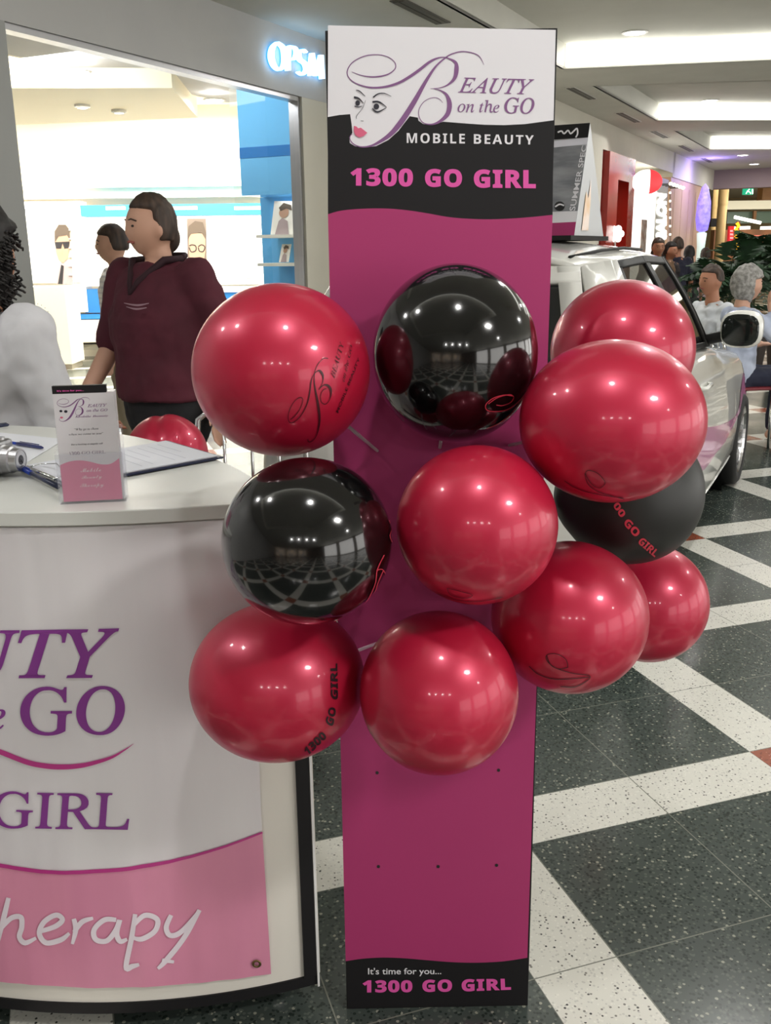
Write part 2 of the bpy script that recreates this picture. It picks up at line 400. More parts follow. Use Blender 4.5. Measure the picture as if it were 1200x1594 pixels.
# ================================================================ OPTICIAN SHOP
NF = -3.85
fas = MB()
fas.box((1.9, NF - .1, 2.58), (7.0, NF, CEIL), W)
struct('wall_fascia', fas, M_GREYPAINT)
col = MB(); col.box((1.9, NF - .2, 0), (3.62, NF, 2.58), W); struct('wall_column', col, mat('grey_column_paint', srgb(168, 170, 168), .5))
pil = MB(); pil.box((6.31, NF - .10, 0), (7.0, NF - .001, 2.58), W); struct('wall_pillar', pil, M_CREAM)
tr = MB(); tr.box((3.62, NF - .1, 2.55), (6.31, NF - .02, 2.58), W); tr.box((6.285, NF - .1, 0), (6.31, NF - .02, 2.58), W)
struct('trim_2', tr, M_ALU)
# glass pane of the shop window beside the blue bay
M_GLASS = bpy.data.materials.new('window_glass'); M_GLASS.use_nodes = True
nt = M_GLASS.node_tree; nt.nodes.clear()
_o = nt.nodes.new('ShaderNodeOutputMaterial'); _m = nt.nodes.new('ShaderNodeMixShader'); _t = nt.nodes.new('ShaderNodeBsdfTransparent'); _g = nt.nodes.new('ShaderNodeBsdfGlossy'); _f = nt.nodes.new('ShaderNodeFresnel')
_g.inputs['Roughness'].default_value = .02; _t.inputs[0].default_value = (.95, .98, .98, 1)
def sheen(nt, lo, hi):
    l_ = nt.nodes.new('ShaderNodeLayerWeight'); l_.inputs[0].default_value = .5; p_ = nt.nodes.new('ShaderNodeMath'); p_.operation = 'POWER'; p_.inputs[1].default_value = 4
    q_ = nt.nodes.new('ShaderNodeMath'); q_.operation = 'MULTIPLY_ADD'; q_.inputs[1].default_value = hi; q_.inputs[2].default_value = lo
    nt.links.new(l_.outputs['Facing'], p_.inputs[0]); nt.links.new(p_.outputs[0], q_.inputs[0]); return q_.outputs[0]
nt.links.new(sheen(nt, .05, .8), _m.inputs[0]); nt.links.new(_t.outputs[0], _m.inputs[1]); nt.links.new(_g.outputs[0], _m.inputs[2]); nt.links.new(_m.outputs[0], _o.inputs[0])
struct('window_1', MB().add([W(5.5, NF - .06, .02), W(6.285, NF - .06, .02), W(6.285, NF - .06, 2.55), W(5.5, NF - .06, 2.55)], [(0, 1, 2, 3)]), M_GLASS)
# shell of the shop
sh = MB()
sh.box((1.9, -5.98, 2.95), (8.4, NF - .1, 3.0), W)               # front strip of ceiling
struct('ceiling_shop_front', sh, mat('shop_ceiling_grey', srgb(176, 177, 180), .6))
sw = MB(); sw.box((-9.5, 14.6, 0), (.6, 14.8, 3.6)); sw.box((-9.5, 4, 0), (-9.3, 14.8, 3.6))
sw.add([(-.99, 8.4, 0), (-.9, 8.4, 0), (-1.1, 14.6, 0), (-1.2, 14.6, 0), (-.99, 8.4, 3.55), (-.9, 8.4, 3.55), (-1.1, 14.6, 3.55), (-1.2, 14.6, 3.55)], [(3, 2, 1, 0), (4, 5, 6, 7), (0, 1, 5, 4), (1, 2, 6, 5), (2, 3, 7, 6), (3, 0, 4, 7)])
struct('wall_shop_back', sw, mat('shop_wall_cream', srgb(232, 224, 206), .6))
struct('ceiling_shop', MB().box((-9.5, 4.0, 3.55), (3.0, 14.8, 3.6)).box((1.9, -6.02, 2.95), (8.4, -5.98, 3.55), W), mat('shop_ceiling_white', srgb(238, 234, 222), .6))
# hanging ceiling block
p = [atz(-260, 75, 2.8), atz(10, 137, 2.8), atz(268, 137, 2.8), atz(308, 183, 2.8), atz(17, 195, 2.8), atz(-260, 205, 2.8)]
hb = MB(); hb.rings([[q for q in p], [V((q.x, q.y, 3.52)) for q in p]]); struct('ceiling_shop_block', hb, mat('shop_block_cream', srgb(240, 232, 208), .6))
hb2 = MB().box((-8, 11.8, 2.72), (-1.6, 12.3, 3.5)); 
struct('trim_3', MB().box((-9.3, 14.3, 2.28), (-1.0, 14.6, 2.42)).box((-9.3, 14.2, 2.42), (-1.0, 14.6, 2.47)), mat('shop_wall_cream', srgb(232, 224, 206)))
for px, py in ((128, 163), (185, 171)):
    t = thing('ceiling_downlight', ('left' if px < 150 else 'right') + ' one of the two small spotlights in the hanging shop ceiling', 'downlight', atz(px, py, 2.8))
    MB().lathe([(.07, 0), (.07, -.02), (.05, -.03), (.001, -.03)], 20).obj('trim_ring', M_RING, t)
    MB().lathe([(.04, -.031), (.001, -.032)], 20).obj('lamp_lens', M_LAMP, t)
# illuminated frame cabinets
YB = 14.0
M_LITW = mat('backlit_white_display', (.95, .95, .93), .5, emis=(1, .98, .94), es=.75)
M_HDR = mat('backlit_blue_header', srgb(60, 150, 196), .5, emis=srgb(80, 175, 215), es=.35)
M_BLUE = mat('blue_laminate', srgb(44, 118, 188), .3)
M_SHOPW = mat('white_laminate', srgb(240, 238, 228), .35)
M_DOT = mat('grey_print', srgb(120, 120, 124), .6)
def px_box(mb, x0, y0, x1, y1, Y, d=.05, back=.3):
    A = atY(x0, y1, Y); B = atY(x1, y0, Y); return mb.box((A.x, Y, A.z), (B.x, Y + back, B.z))
def XZ(x, y, Y=YB, off=.004):
    q = atY(x, y, Y); return V((q.x, Y - off, q.z))
def YP(Y, off=.004): return lambda x, y: XZ(x, y, Y, off)
cab1 = thing('display_cabinet', 'tall backlit white frame cabinet at the far left with the sunglasses poster', 'display cabinet', (-4.9, YB, 0))
g = MB(); px_box(g, -40, 313, 124, 442, YB); rebase(g, cab1).obj('lit_panel', M_LITW, cab1)
g = MB(); px_box(g, 100, 442, 133, 486, YB); rebase(g, cab1).obj('lower_panel', M_SHOPW, cab1)
g = MB()
for r in range(7):
    for cc in (52, 66, 108, 120): g.box(tuple(XZ(cc, 345 + r * 14, YB, .03)), tuple(XZ(cc + 6, 343 + r * 14, YB, .004)))
rebase(g, cab1).obj('frame_rack', mat('pale_spectacle_frames', srgb(190, 188, 184), .4), cab1, kind='stuff')
g = MB(); text(g, it('PRADA'), rect(22, 325, 54, 331), YP(YB)); rebase(g, cab1).obj('lettering', M_DOT, cab1)
cab2 = thing('display_cabinet', 'wide backlit white frame cabinet with a pale blue header behind the walking woman', 'display cabinet', (-3.2, YB, 0))
g = MB(); px_box(g, 126, 337, 413, 446, YB); px_box(g, 320, 446, 413, 455, YB); rebase(g, cab2).obj('lit_panel', M_LITW, cab2)
g = MB(); px_box(g, 126, 316, 413, 337, YB, back=.32); rebase(g, cab2).obj('header', M_HDR, cab2)
g = MB()
for a, b in ((165, 195), (265, 307), (365, 410)): text(g, 'optics', rect(a, 320, b, 326), YP(YB))
g.v and rebase(g, cab2).obj('lettering', mat('white_header_print', (.9, .9, .9), .5, emis=(1, 1, 1), es=.9), cab2) if False else None
gg = MB()
for a, b in ((165, 195), (265, 307), (365, 410)):
  gg = MB().box(tuple(XZ(a, 327, YB, .006)), tuple(XZ(b, 321, YB, .002)))
  rebase(gg, cab2).obj('header_strip', mat('white_header_print', (.9, .9, .9), .5, emis=(1, 1, 1), es=.8), cab2)
g = MB()
for r in range(7):
    for cc in (140, 152, 260, 274, 340, 362, 384, 402): g.box(tuple(XZ(cc, 350 + r * 14, YB, .03)), tuple(XZ(cc + 7, 348 + r * 14, YB, .004)))
rebase(g, cab2).obj('frame_rack', MATS['pale_spectacle_frames'], cab2, kind='stuff')
cab3 = thing('low_cabinet', 'low white drawer cabinet under the blue band at the back of the shop', 'cabinet', (-3.2, YB - .1, 0))
g = MB(); px_box(g, 104, 495, 405, 533, YB - .1, back=.4); rebase(g, cab3).obj('body', M_SHOPW, cab3)
g = MB(); px_box(g, 104, 533, 405, 545, YB - .06, back=.3); rebase(g, cab3).obj('plinth', mat('grey_plinth', srgb(150, 145, 132), .6), cab3)
g = MB(); px_box(g, 100, 486, 405, 497, YB - .05, back=.35); px_box(g, 133, 448, 320, 487, YB + .02); px_box(g, 320, 455, 405, 487, YB + .02); rebase(g, cab3).obj('blue_band', M_BLUE, cab3)
# posters of faces
M_SKIN1 = mat('poster_skin', srgb(186, 148, 126), .6); M_PHAIR = mat('poster_hair', srgb(92, 80, 70), .6); M_PDARK = mat('poster_dark', srgb(46, 44, 48), .5)
M_PBG = mat('poster_paper', srgb(200, 192, 176), .6); M_PSHIRT = mat('poster_shirt', srgb(176, 158, 160), .6)
po = thing('poster', 'poster of a man in dark sunglasses and tie on the left cabinet', 'poster', (0, YB - .02, 0))
F1 = YP(YB, .012); F2 = YP(YB, .015); F3 = YP(YB, .018); F4 = YP(YB, .021)
rebase(MB().poly([F1(84, 348), F1(110, 348), F1(114, 442), F1(88, 442)]), po).obj('paper', M_PBG, po)
rebase(MB().poly([F2(89, 442), F2(92, 422), F2(96, 408), F2(104, 404), F2(112, 412), F2(114, 442)]), po).obj('shirt', M_PSHIRT, po)
g = MB(); g.poly([F3(87, 372), F3(88, 392), F3(92, 404), F3(99, 410), F3(106, 402), F3(109, 386), F3(109, 368), F3(88, 362)]); rebase(g, po).obj('face', M_SKIN1, po)
rebase(MB().poly([F4(86, 378), F4(86, 360), F4(92, 350), F4(103, 350), F4(109, 358), F4(110, 374), F4(105, 366), F4(92, 368)]), po).obj('hair', M_PHAIR, po)
rebase(MB().poly([F4(86, 377), F4(109, 376), F4(108, 386), F4(101, 387), F4(98, 379), F4(96, 387), F4(88, 387)]), po).obj('sunglasses', M_PDARK, po)
rebase(MB().poly([F4(96, 412), F4(100, 414), F4(98, 442), F4(91, 442)]), po).obj('tie', M_PDARK, po)
po = thing('poster', 'tall dark poster of a man wearing spectacles, right of the walking woman', 'poster', (0, YB - .02, 0))
rebase(MB().poly([F1(291, 340), F1(321, 340), F1(323, 448), F1(293, 448)]), po).obj('paper', mat('poster_taupe', srgb(120, 108, 100), .6), po)
rebase(MB().poly([F2(294, 448), F2(298, 424), F2(306, 418), F2(318, 424), F2(322, 448)]), po).obj('shirt', M_PDARK, po)
g = MB(); g.poly([F3(294, 372), F3(295, 398), F3(300, 412), F3(309, 420), F3(317, 410), F3(320, 392), F3(320, 364), F3(296, 362)]); rebase(g, po).obj('face', M_SKIN1, po)
rebase(MB().poly([F4(292, 374), F4(294, 352), F4(304, 344), F4(316, 346), F4(321, 362), F4(320, 372), F4(314, 362), F4(298, 364)]), po).obj('hair', M_PHAIR, po)
g = MB(); ribbon(g, [(295, 383), (299, 381), (305, 383), (305, 390), (298, 392), (295, 385)], 1.6, F4, 4); ribbon(g, [(309, 384), (314, 381), (319, 384), (317, 391), (311, 391), (309, 385)], 1.6, F4, 4); rebase(g, po).obj('spectacles', M_PDARK, po)
# kiosk with the ring of dots
YK = 12.9
ks = thing('display_counter', 'white free-standing shop counter printed with a ring of dots', 'counter', (-4.7, YK, 0))
A = atY(-30, 582, YK); B = atY(101, 446, YK)
rebase(MB().box((A.x, YK, 0.07), (B.x, YK + .55, B.z)), ks).obj('body', M_SHOPW, ks, bevel=.01)
rebase(MB().box((A.x, YK + .03, 0), (B.x - .02, YK + .5, .07)), ks).obj('plinth', MATS['grey_plinth'], ks)
g = MB(); FK = YP(YK, .004)
for rr, nn, sz in ((13, 20, 1.5), (19, 24, 2.0), (25, 26, 1.3), (29, 26, .8)):
    for k in range(nn):
        a = 2 * PI * k / nn; blob(g, 56 + rr * .86 * math.cos(a), 509 + rr * 1.25 * math.sin(a), sz * .8, sz, FK, 8)
rebase(g, ks).obj('dot_ring', M_DOT, ks, kind='stuff')
# blue display bay
bay = thing('display_bay', 'glossy blue display bay with two white shelves beside the shop pillar', 'display bay', W(6.6, -4.3, 0), ROT_M)
M_BAYB = mat('blue_glass_panel', srgb(112, 184, 232), .15)
M_BAYD = mat('blue_bay_back', srgb(100, 172, 224), .25)
rebase(MB().box((6.6, -4.62, 1.94), (6.95, -3.96, 2.9), W), bay).obj('upper_panel', M_BAYB, bay)
rebase(MB().box((6.597, -4.62, 2.22), (6.6, -3.96, 2.3), W), bay).obj('panel_band', M_BLUE, bay)
rebase(MB().box((6.92, -4.66, 0), (6.95, -3.96, 1.94), W), bay).obj('back_panel', M_BAYD, bay)
for z in (1.625, 1.405): rebase(MB().box((6.6, -4.5, z - .012), (6.92, -3.96, z + .012), W), bay).obj('shelf', M_SHOPW, bay, label='white shelf')
rebase(MB().box((6.6, -4.4, 0), (6.92, -3.96, 1.15), W), bay).obj('lower_panel', M_BAYB, bay)
area('bay_lamp', W(6.75, -4.2, 1.92), .3, 1.6, (1, 1, 1), parent=None)
area('bay_lamp', W(5.7, -4.5, 2.9), .3, 14, (1, 1, 1), rot=(math.radians(48), 0, -AX))  # added fill lamp that brightens the blue front panel
def standee(quad_px, lab, plane_m):
    q = [atpl(x, y, MV * plane_m, MV) for x, y in quad_px]
    t = thing('counter_card', lab, 'display card', (q[0] + q[1]) / 2)
    g = MB(); g.rings([q, [p_ + MV * .006 for p_ in q]]); rebase(g, t).obj('card', mat('card_white', srgb(246, 242, 234), .5), t)
    def FF(u, v, off=.003):
        a = q[0].lerp(q[1], u); b = q[3].lerp(q[2], u); return a.lerp(b, v) - MV * off
    g = MB(); blob(g, .5, .66, .22, .16, FF); rebase(g, t).obj('face', M_SKIN1, t)
    g = MB(); g.poly([FF(.25, .8, .004), FF(.45, .95, .004), (FF(.8, .88, .004)), FF(.85, .72, .004), FF(.6, .78, .004), FF(.35, .7, .004)]); rebase(g, t).obj('hair', M_PHAIR, t)
    g = MB(); g.poly([FF(.2, .0), FF(.8, .0), FF(.7, .4), FF(.45, .5), FF(.3, .4)]); rebase(g, t).obj('shoulders', M_PSHIRT, t)
    return t
standee([(421, 365), (457, 365), (461, 313), (427, 313)], 'larger portrait card standing on the upper white shelf of the blue bay', 6.66)
standee([(434, 408), (449, 408), (453, 380), (439, 380)], 'small portrait card standing on the lower white shelf of the blue bay', 6.66)
# illuminated shop letters
M_SIGNF = mat('sign_letter_face', (1, 1, 1), .4, emis=(.86, .97, 1), es=1.6); M_SIGNB = mat('sign_letter_glow', srgb(60, 170, 220), .4, emis=srgb(40, 160, 225), es=2.2)
let = thing('shop_sign', 'illuminated blue-white letters reading OPSM on the grey fascia', 'sign', W(6.25, NF, 2.8))
FL = lambda off: (lambda x, y: atpl(x, y, NV * (NF + off), NV))
def letter_poly(strokes, off, k): 
    g = MB()
    for p_, w_ in strokes: ribbon(g, p_, [q * k for q in w_], FL(off), 6)
    return g
LS = {'O': [([(431, 66), (424, 74), (422, 88), (426, 102), (434, 109), (441, 102), (443, 88), (440, 74), (431, 66)], [2.5, 4.5, 5.5, 4.5, 2.5, 4, 5.5, 4.5, 2.5])],
      'P': [([(449, 72), (448, 92), (448, 110)], [4.5, 4.5, 4.5]), ([(449, 72), (459, 75), (461, 85), (457, 92), (449, 93)], [2.5, 3, 4.5, 3, 2.5])],
      'S': [([(476, 82), (471, 78), (465, 82), (466, 92), (474, 99), (476, 109), (470, 116), (463, 112)], [2.5, 3, 4, 4.5, 4.5, 4, 3, 2.5])],
      'M': [([(482, 118), (483, 100), (485, 83)], [2.5, 3, 3.5]), ([(485, 83), (489, 104), (491, 118)], [4, 4, 3.5]), ([(491, 118), (495, 100), (499, 86)], [2.5, 2.5, 3]), ([(499, 86), (500, 105), (501, 123)], [4.5, 4.5, 4.5])]}
for ch, st in LS.items():
    g = MB(); n0 = 0
    for p_, w_ in st:
        a = MB(); ribbon(a, p_, w_, FL(.05), 6)
        for fr in (0, .5, 1):
            pass
        g.add(a.v, a.f)
    o = rebase(g, let).obj('letter_' + 'face', M_SIGNF, let)
    g = letter_poly(st, .02, 1.55); sd = rebase(g, let).obj('letter_halo', M_SIGNB, let)
    md = sd.modifiers.new('s', 'SOLIDIFY'); md.thickness = .02; md.offset = 0
    md = o.modifiers.new('s', 'SOLIDIFY'); md.thickness = .03; md.offset = 0

# ================================================================ FLOOR SIGN PANEL
SB = V((-.090, 1.600, 0)); EX = V((1, .008, 0)).normalized(); EV = V((0, .04, 1)).normalized(); EN = EX.cross(EV).normalized()
def SP(off): return lambda x, y: atpl(x, y, SB + EN * off, EN) 
def crop3(F): return lambda x, y: F(500 + x / 3.158, 20 + y / 3.158)
def crop8(F): return lambda x, y: F(500 + x / 3.158, 1140 + y / 3.158)
def cropA(F): return lambda x, y: F(530 + x / 6, 60 + y / 6)
sg = thing('promotional_sign', 'tall pink, black and white beauty sign panel standing behind the balloons', 'sign', (.09, 1.61, 0))
M_SBLK = mat('sign_black', srgb(27, 26, 28), .55, spec=.25); M_SWHT = mat('sign_white', srgb(226, 225, 230), .5, spec=.3); M_SPNK = mat('sign_pink', srgb(168, 55, 108), .5, spec=.3)
M_LOGOP = mat('logo_purple', srgb(128, 84, 134), .4); M_TXTP = mat('sign_pink_text', srgb(222, 88, 168), .5, spec=.3); M_INK = mat('ink_dark', srgb(30, 28, 44), .4)
g = MB()
hw = .3705
for a, b, cc, dd in ((-.0035, hw + .002, 0.0, 1.845),):
    fr_ = lambda a_, b_, h_: [SB + EX * a_ + EV * h_, SB + EX * b_ + EV * h_, SB + EX * b_ + EV * h_ - EN * .03, SB + EX * a_ + EV * h_ - EN * .03]
    g.rings([fr_(-.0025, .3700, cc), fr_(.0025, .3775, dd)])
rebase(g, sg).obj('backing_board', M_SBLK, sg, bevel=.001)
g = MB().box((-.02, 1.63, 0), (.20, 1.80, .012)); rebase(g, sg).obj('stand_foot', M_BLACK, sg)
WTOP = [(32, 512), (90, 502), (142, 498), (149, 545), (153, 590), (138, 612), (140, 640), (165, 655), (215, 662), (270, 655), (330, 625), (380, 580), (410, 540), (435, 508), (475, 515), (478, 530), (500, 546), (540, 551), (600, 535), (700, 543), (800, 550), (900, 552), (1000, 547), (1142, 528)]
WMID = catmull([(33, 990), (100, 972), (200, 963), (320, 962), (420, 970), (520, 985), (620, 1003), (720, 1012), (830, 1015), (950, 1010), (1050, 1002), (1137, 993)], 4)
WBOT = catmull([(120, 1125), (200, 1113), (300, 1107), (400, 1110), (520, 1120), (650, 1130), (780, 1132), (900, 1125), (1013, 1108)], 4)
f0 = SP(.0012); F3_ = crop3(f0); F8_ = crop8(f0)
wht = [f0(510.5, 39.5), f0(865, 46.5)] + [F3_(*q_) for q_ in reversed(WTOP)]
rebase(MB().poly(wht), sg).obj('white_header', M_SWHT, sg)
rebase(MB().poly([F3_(*q_) for q_ in WTOP] + [F3_(*q_) for q_ in reversed(WMID)]), sg).obj('black_band', M_SBLK, sg)
rebase(MB().poly([F3_(*q_) for q_ in WMID] + [F8_(*q_) for q_ in reversed(WBOT)]), sg).obj('pink_panel', M_SPNK, sg)
rebase(MB().poly([F8_(*q_) for q_ in WBOT] + [f0(819, 1562), f0(541, 1569)]), sg).obj('black_footer', M_SBLK, sg)
f1 = SP(.002); f2 = SP(.0028)
g = MB(); logo_b(g, cropA(f1)); rebase(g, sg).obj('logo_initial', M_LOGOP, sg)
g = MB(); logo_face(g, cropA(f2)); rebase(g, sg).obj('logo_face', M_INK, sg)
g = MB(); g.poly([cropA(f2)(*q_) for q_ in LIPS]); rebase(g, sg).obj('logo_lips', mat('lip_pink', srgb(214, 96, 130), .4), sg)
g = MB(); text(g, it('EAUTY'), [(672, 393), (1030, 402), (1048, 325), (686, 316)], crop3(f1), .008)
text(g, it('on'), [(670, 488), (752, 490), (752, 448), (670, 446)], crop3(f1), .004); text(g, it('the'), [(777, 489), (876, 491), (876, 430), (777, 428)], crop3(f1), .004)
text(g, it('GO'), [(900, 495), (1048, 497), (1048, 418), (900, 414)], crop3(f1), .008)
rebase(g, sg).obj('logo_lettering', M_LOGOP, sg)
g = MB(); text(g, sb('MOBILE'), [(420, 640), (706, 643), (706, 594), (420, 590)], crop3(f1), .0, 1.2); text(g, sb('BEAUTY'), [(750, 644), (1043, 648), (1045, 602), (750, 596)], crop3(f1), .0, 1.2)
rebase(g, sg).obj('white_lettering', M_SWHT, sg)
g = MB(); text(g, sb('1300'), [(143, 850), (450, 855), (452, 765), (143, 762)], crop3(f1), .03, 1.1); text(g, sb('GO'), [(510, 856), (692, 858), (692, 768), (510, 766)], crop3(f1), .03, 1.1); text(g, sb('GIRL'), [(750, 860), (1055, 864), (1055, 772), (750, 769)], crop3(f1), .03, 1.1)
rebase(g, sg).obj('pink_lettering', M_TXTP, sg); g = MB()
text(g, sb('1300'), [(203, 1280), (448, 1278), (448, 1218), (203, 1218)], crop8(f1), .03, 1.1); text(g, sb('GO'), [(497, 1277), (643, 1276), (643, 1214), (497, 1216)], crop8(f1), .03, 1.1); rebase(g, sg).obj('pink_lettering', M_TXTP, sg); g = MB(); text(g, sb('GIRL'), [(690, 1275), (933, 1266), (930, 1210), (690, 1213)], crop8(f1), .03, 1.1)
rebase(g, sg).obj('pink_lettering', M_TXTP, sg)
g = MB(); text(g, "It's time for you...", [(230, 1200), (590, 1198), (590, 1158), (230, 1158)], crop8(f1), .01)
rebase(g, sg).obj('small_lettering', M_SWHT, sg)
for hx, hy in ((587, 1203), (776, 1199), (589, 1349), (682, 1349), (773, 1347)):
    g = MB(); blob(g, hx, hy, 2.6, 2.6, f1, 10); rebase(g, sg).obj('hole', M_BLACK, sg)

# ================================================================ PROMOTIONAL COUNTER
CC = V((-.57, 2.79, 0)); RC = 1.25; ZT = 1.085
ct = thing('promotional_counter', 'white curved promotional counter with a beauty banner on its front', 'counter', (-.57, 1.9, 0))
def cyl(x, y, R):
    d = ray(x, y); ox, oy = C0.x - CC.x, C0.y - CC.y
    a = d.x ** 2 + d.y ** 2; b = 2 * (ox * d.x + oy * d.y); c_ = ox * ox + oy * oy - R * R
    dis = max(b * b - 4 * a * c_, 0); t = (-b - math.sqrt(dis)) / (2 * a); return C0 + d * t
def CP(off): return lambda x, y: cyl(x, y, RC + off)
def arc(X, R): return CC.y - math.sqrt(max(R * R - (X - CC.x) ** 2, 0))
XL, XR = -1.32, -.146
back = [(-.20, 1.70), (-.30, 1.86), (-.40, 2.0), (-.53, 2.13), (-.70, 2.24), (-.90, 2.3), (-1.1, 2.27), (-1.3, 2.14)]
def outline(R, bk):
    N_ = 48; o_ = [V((XR + (XL - XR) * 0 + (XL - XR) * (i / N_), 0, 0)) for i in range(N_ + 1)]
    o_ = [V((p_.x, arc(p_.x, R), 0)) for p_ in o_]; return o_, bk
frt, _ = outline(RC - .004, None)
bb = [V((x, y, 0)) for x, y in reversed(back)]
foot = frt + bb
g = MB(); g.rings([[q_ + V((0, 0, .075)) for q_ in foot], [q_ + V((0, 0, 1.06)) for q_ in foot]]); rebase(g, ct).obj('body_panel', mat('counter_cream', srgb(226, 222, 214), .5), ct)
g = MB(); ft2 = [V((q_.x, q_.y - (.004 if i < 49 else 0), 0)) for i, q_ in enumerate(foot)]
g.rings([[q_ + V((0, 0, .052)) for q_ in ft2], [q_ + V((0, 0, .076)) for q_ in ft2]]); rebase(g, ct).obj('base_rim', M_SBLK, ct)
# worktop: wider, rounded outline
top = [(-.150, 1.655), (-.17, 1.69)] + [(-.236, 1.735), (-.29, 1.835), (-.346, 1.925), (-.42, 2.03), (-.52, 2.135), (-.63, 2.235), (-.807, 2.33), (-.98, 2.375), (-1.15, 2.33), (-1.33, 2.18), (-1.36, 2.0)]
xr2 = -.140; fr2 = [V((xr2 + (-1.36 - xr2) * i / 60, 0, 0)) for i in range(61)]
fr2 = [V((p_.x, arc(p_.x, RC + .012), 0)) for p_ in fr2]
tp = catmull([tuple(q_) for q_ in reversed(top)], 3); tl = fr2 + [V((x, y, 0)) for x, y in tp]
g = MB(); g.rings([[q_ + V((0, 0, 1.06)) for q_ in tl], [q_ + V((0, 0, ZT)) for q_ in tl]])
rebase(g, ct).obj('worktop', noisy('worktop_laminate', srgb(206, 208, 204), srgb(214, 215, 210), 2, .35), ct, bevel=.002)
# dark magnetic strip and white edge profile on the right end of the front
def front_strip(xa, xb, z0, z1, off, m, name, n=6, th=.003):
    g = MB(); vs0 = []; 
    for i in range(n + 1):
        X = xa + (xb - xa) * i / n
        for z in (z0, z1):
            vs0.append((X, arc(X, RC + off), z))
    g.add(vs0, [(2 * i, 2 * i + 2, 2 * i + 3, 2 * i + 1) for i in range(n)])
    o = rebase(g, ct).obj(name, m, ct); md = o.modifiers.new('s', 'SOLIDIFY'); md.thickness = th; md.offset = 0; return o
front_strip(-.177, -.152, .078, 1.058, .003, M_SBLK, 'magnetic_strip')
front_strip(-.151, -.147, .05, 1.058, .004, M_WHITE, 'edge_profile', 2)
# banner
M_BAN = noisy('banner_vinyl_white', srgb(218, 214, 218), srgb(224, 221, 224), 3, .34, bump=.15, stretch=(3, 3, .6)); M_BANP = noisy('banner_vinyl_pink', srgb(222, 146, 174), srgb(214, 138, 168), 3, .36, bump=.15, stretch=(3, 3, .6))
def c7(q_): return (q_[0] / 2.2222, 900 + q_[1] / 2.2222)
def interp(pts, x):
    for (x0, y0), (x1, y1) in zip(pts, pts[1:]):
        if x0 <= x <= x1: return y0 + (y1 - y0) * (x - x0) / (x1 - x0)
    return pts[-1][1] if x > pts[-1][0] else pts[0][1]
PTOP = [c7(q_) for q_ in catmull([(-900, 800), (-500, 890), (-250, 950), (0, 995), (120, 1015), (250, 1020), (400, 1012), (520, 995), (650, 968), (780, 930), (908, 882)], 4)]
PBOT = [c7(q_) for q_ in catmull([(-900, 1270), (-500, 1330), (-250, 1370), (0, 1395), (200, 1412), (400, 1417), (700, 1400), (938, 1370)], 4)]
def wr_(P):   # soft vinyl waves
    return .0022 * (noise.noise(V((P.x * 14, P.z * 2.2, 1))) + .6 * noise.noise(V((P.x * 34, P.z * 4, 5))))
def banner_grid(topf, botf, x0, x1t, x1b, m, name, nx=90, nz=26, off=.005):
    g = MB(); vs = []
    for i in range(nx + 1):
        for j in range(nz + 1):
            t = j / nz; u = i / nx; xt = x0 + (x1t - x0) * u; xb = x0 + (x1b - x0) * u
            x = xt + (xb - xt) * t; yt = topf(xt); yb = botf(xb); P = CP(off)(x, yt + (yb - yt) * t)
            d = V((P.x - CC.x, P.y - CC.y, 0)).normalized(); vs.append(P + d * wr_(P))
    g.add(vs, [(i * (nz + 1) + j, (i + 1) * (nz + 1) + j, (i + 1) * (nz + 1) + j + 1, i * (nz + 1) + j + 1) for i in range(nx) for j in range(nz)])
    return rebase(g, ct).obj(name, m, ct, smooth=True)
def top_y(x):
    X = CP(.005)(x, 800).x; P = V((X, arc(X, RC + .005), 1.056)) - C0; 
    return 797 - FPX * P.dot(CU) / P.dot(FW)
ban = banner_grid(top_y, lambda x: interp(PTOP, x), -330, 388, 408, M_BAN, 'banner')
banp = banner_grid(lambda x: interp(PTOP, x), lambda x: interp(PBOT, x), -330, 408.5, 422, M_BANP, 'banner_foot', nz=12)
def C7(off):
    def f_(x, y):
        a, b = c7((x, y)); P = CP(off)(a, b); d = V((P.x - CC.x, P.y - CC.y, 0)).normalized(); return P + d * wr_(P)
    return f_
Fb = C7(.0075)
M_BTXT = mat('banner_purple', srgb(132, 56, 142), .35); M_BMAG = mat('banner_magenta', srgb(186, 56, 134), .35)
g = MB()
text(g, it('BEAUTY'), [(62, 346), (412, 344), (412, 174), (62, 180)], Fb, .012, 1.0, it('TY'))
rebase(g, ct).obj('banner_lettering', M_BTXT, ct); g = MB()
text(g, it('on the'), [(-45, 530), (18, 530), (18, 455), (-45, 455)], Fb, .006, 1.0, it('e'))
rebase(g, ct).obj('banner_lettering', M_BTXT, ct); g = MB()
text(g, it('GO'), [(70, 545), (432, 543), (432, 372), (70, 376)], Fb, .010, 1.0, shear=-.2)
rebase(g, ct).obj('banner_lettering', M_BTXT, ct); g = MB()
text(g, it('GIRL'), [(-30, 866), (447, 874), (447, 742), (-30, 738)], Fb, .008, 1.0, it('GIRL'), shear=-.2)
rebase(g, ct).obj('banner_lettering', M_BTXT, ct)
g = MB(); ribbon(g, [(-150, 540), (-60, 575), (0, 602), (60, 625), (130, 645), (210, 652), (300, 645), (380, 622), (430, 595), (462, 573)], [10, 14, 17, 18, 18, 18, 15, 10, 5, 1], Fb)
ribbon(g, [(x * 2.2222, (y - 900) * 2.2222 - 2) for x, y in PTOP[::4] if x > -330], [13] * 5 + [10, 8, 6], Fb, 6)
rebase(g, ct).obj('banner_swoosh', M_BMAG, ct)
g = MB()
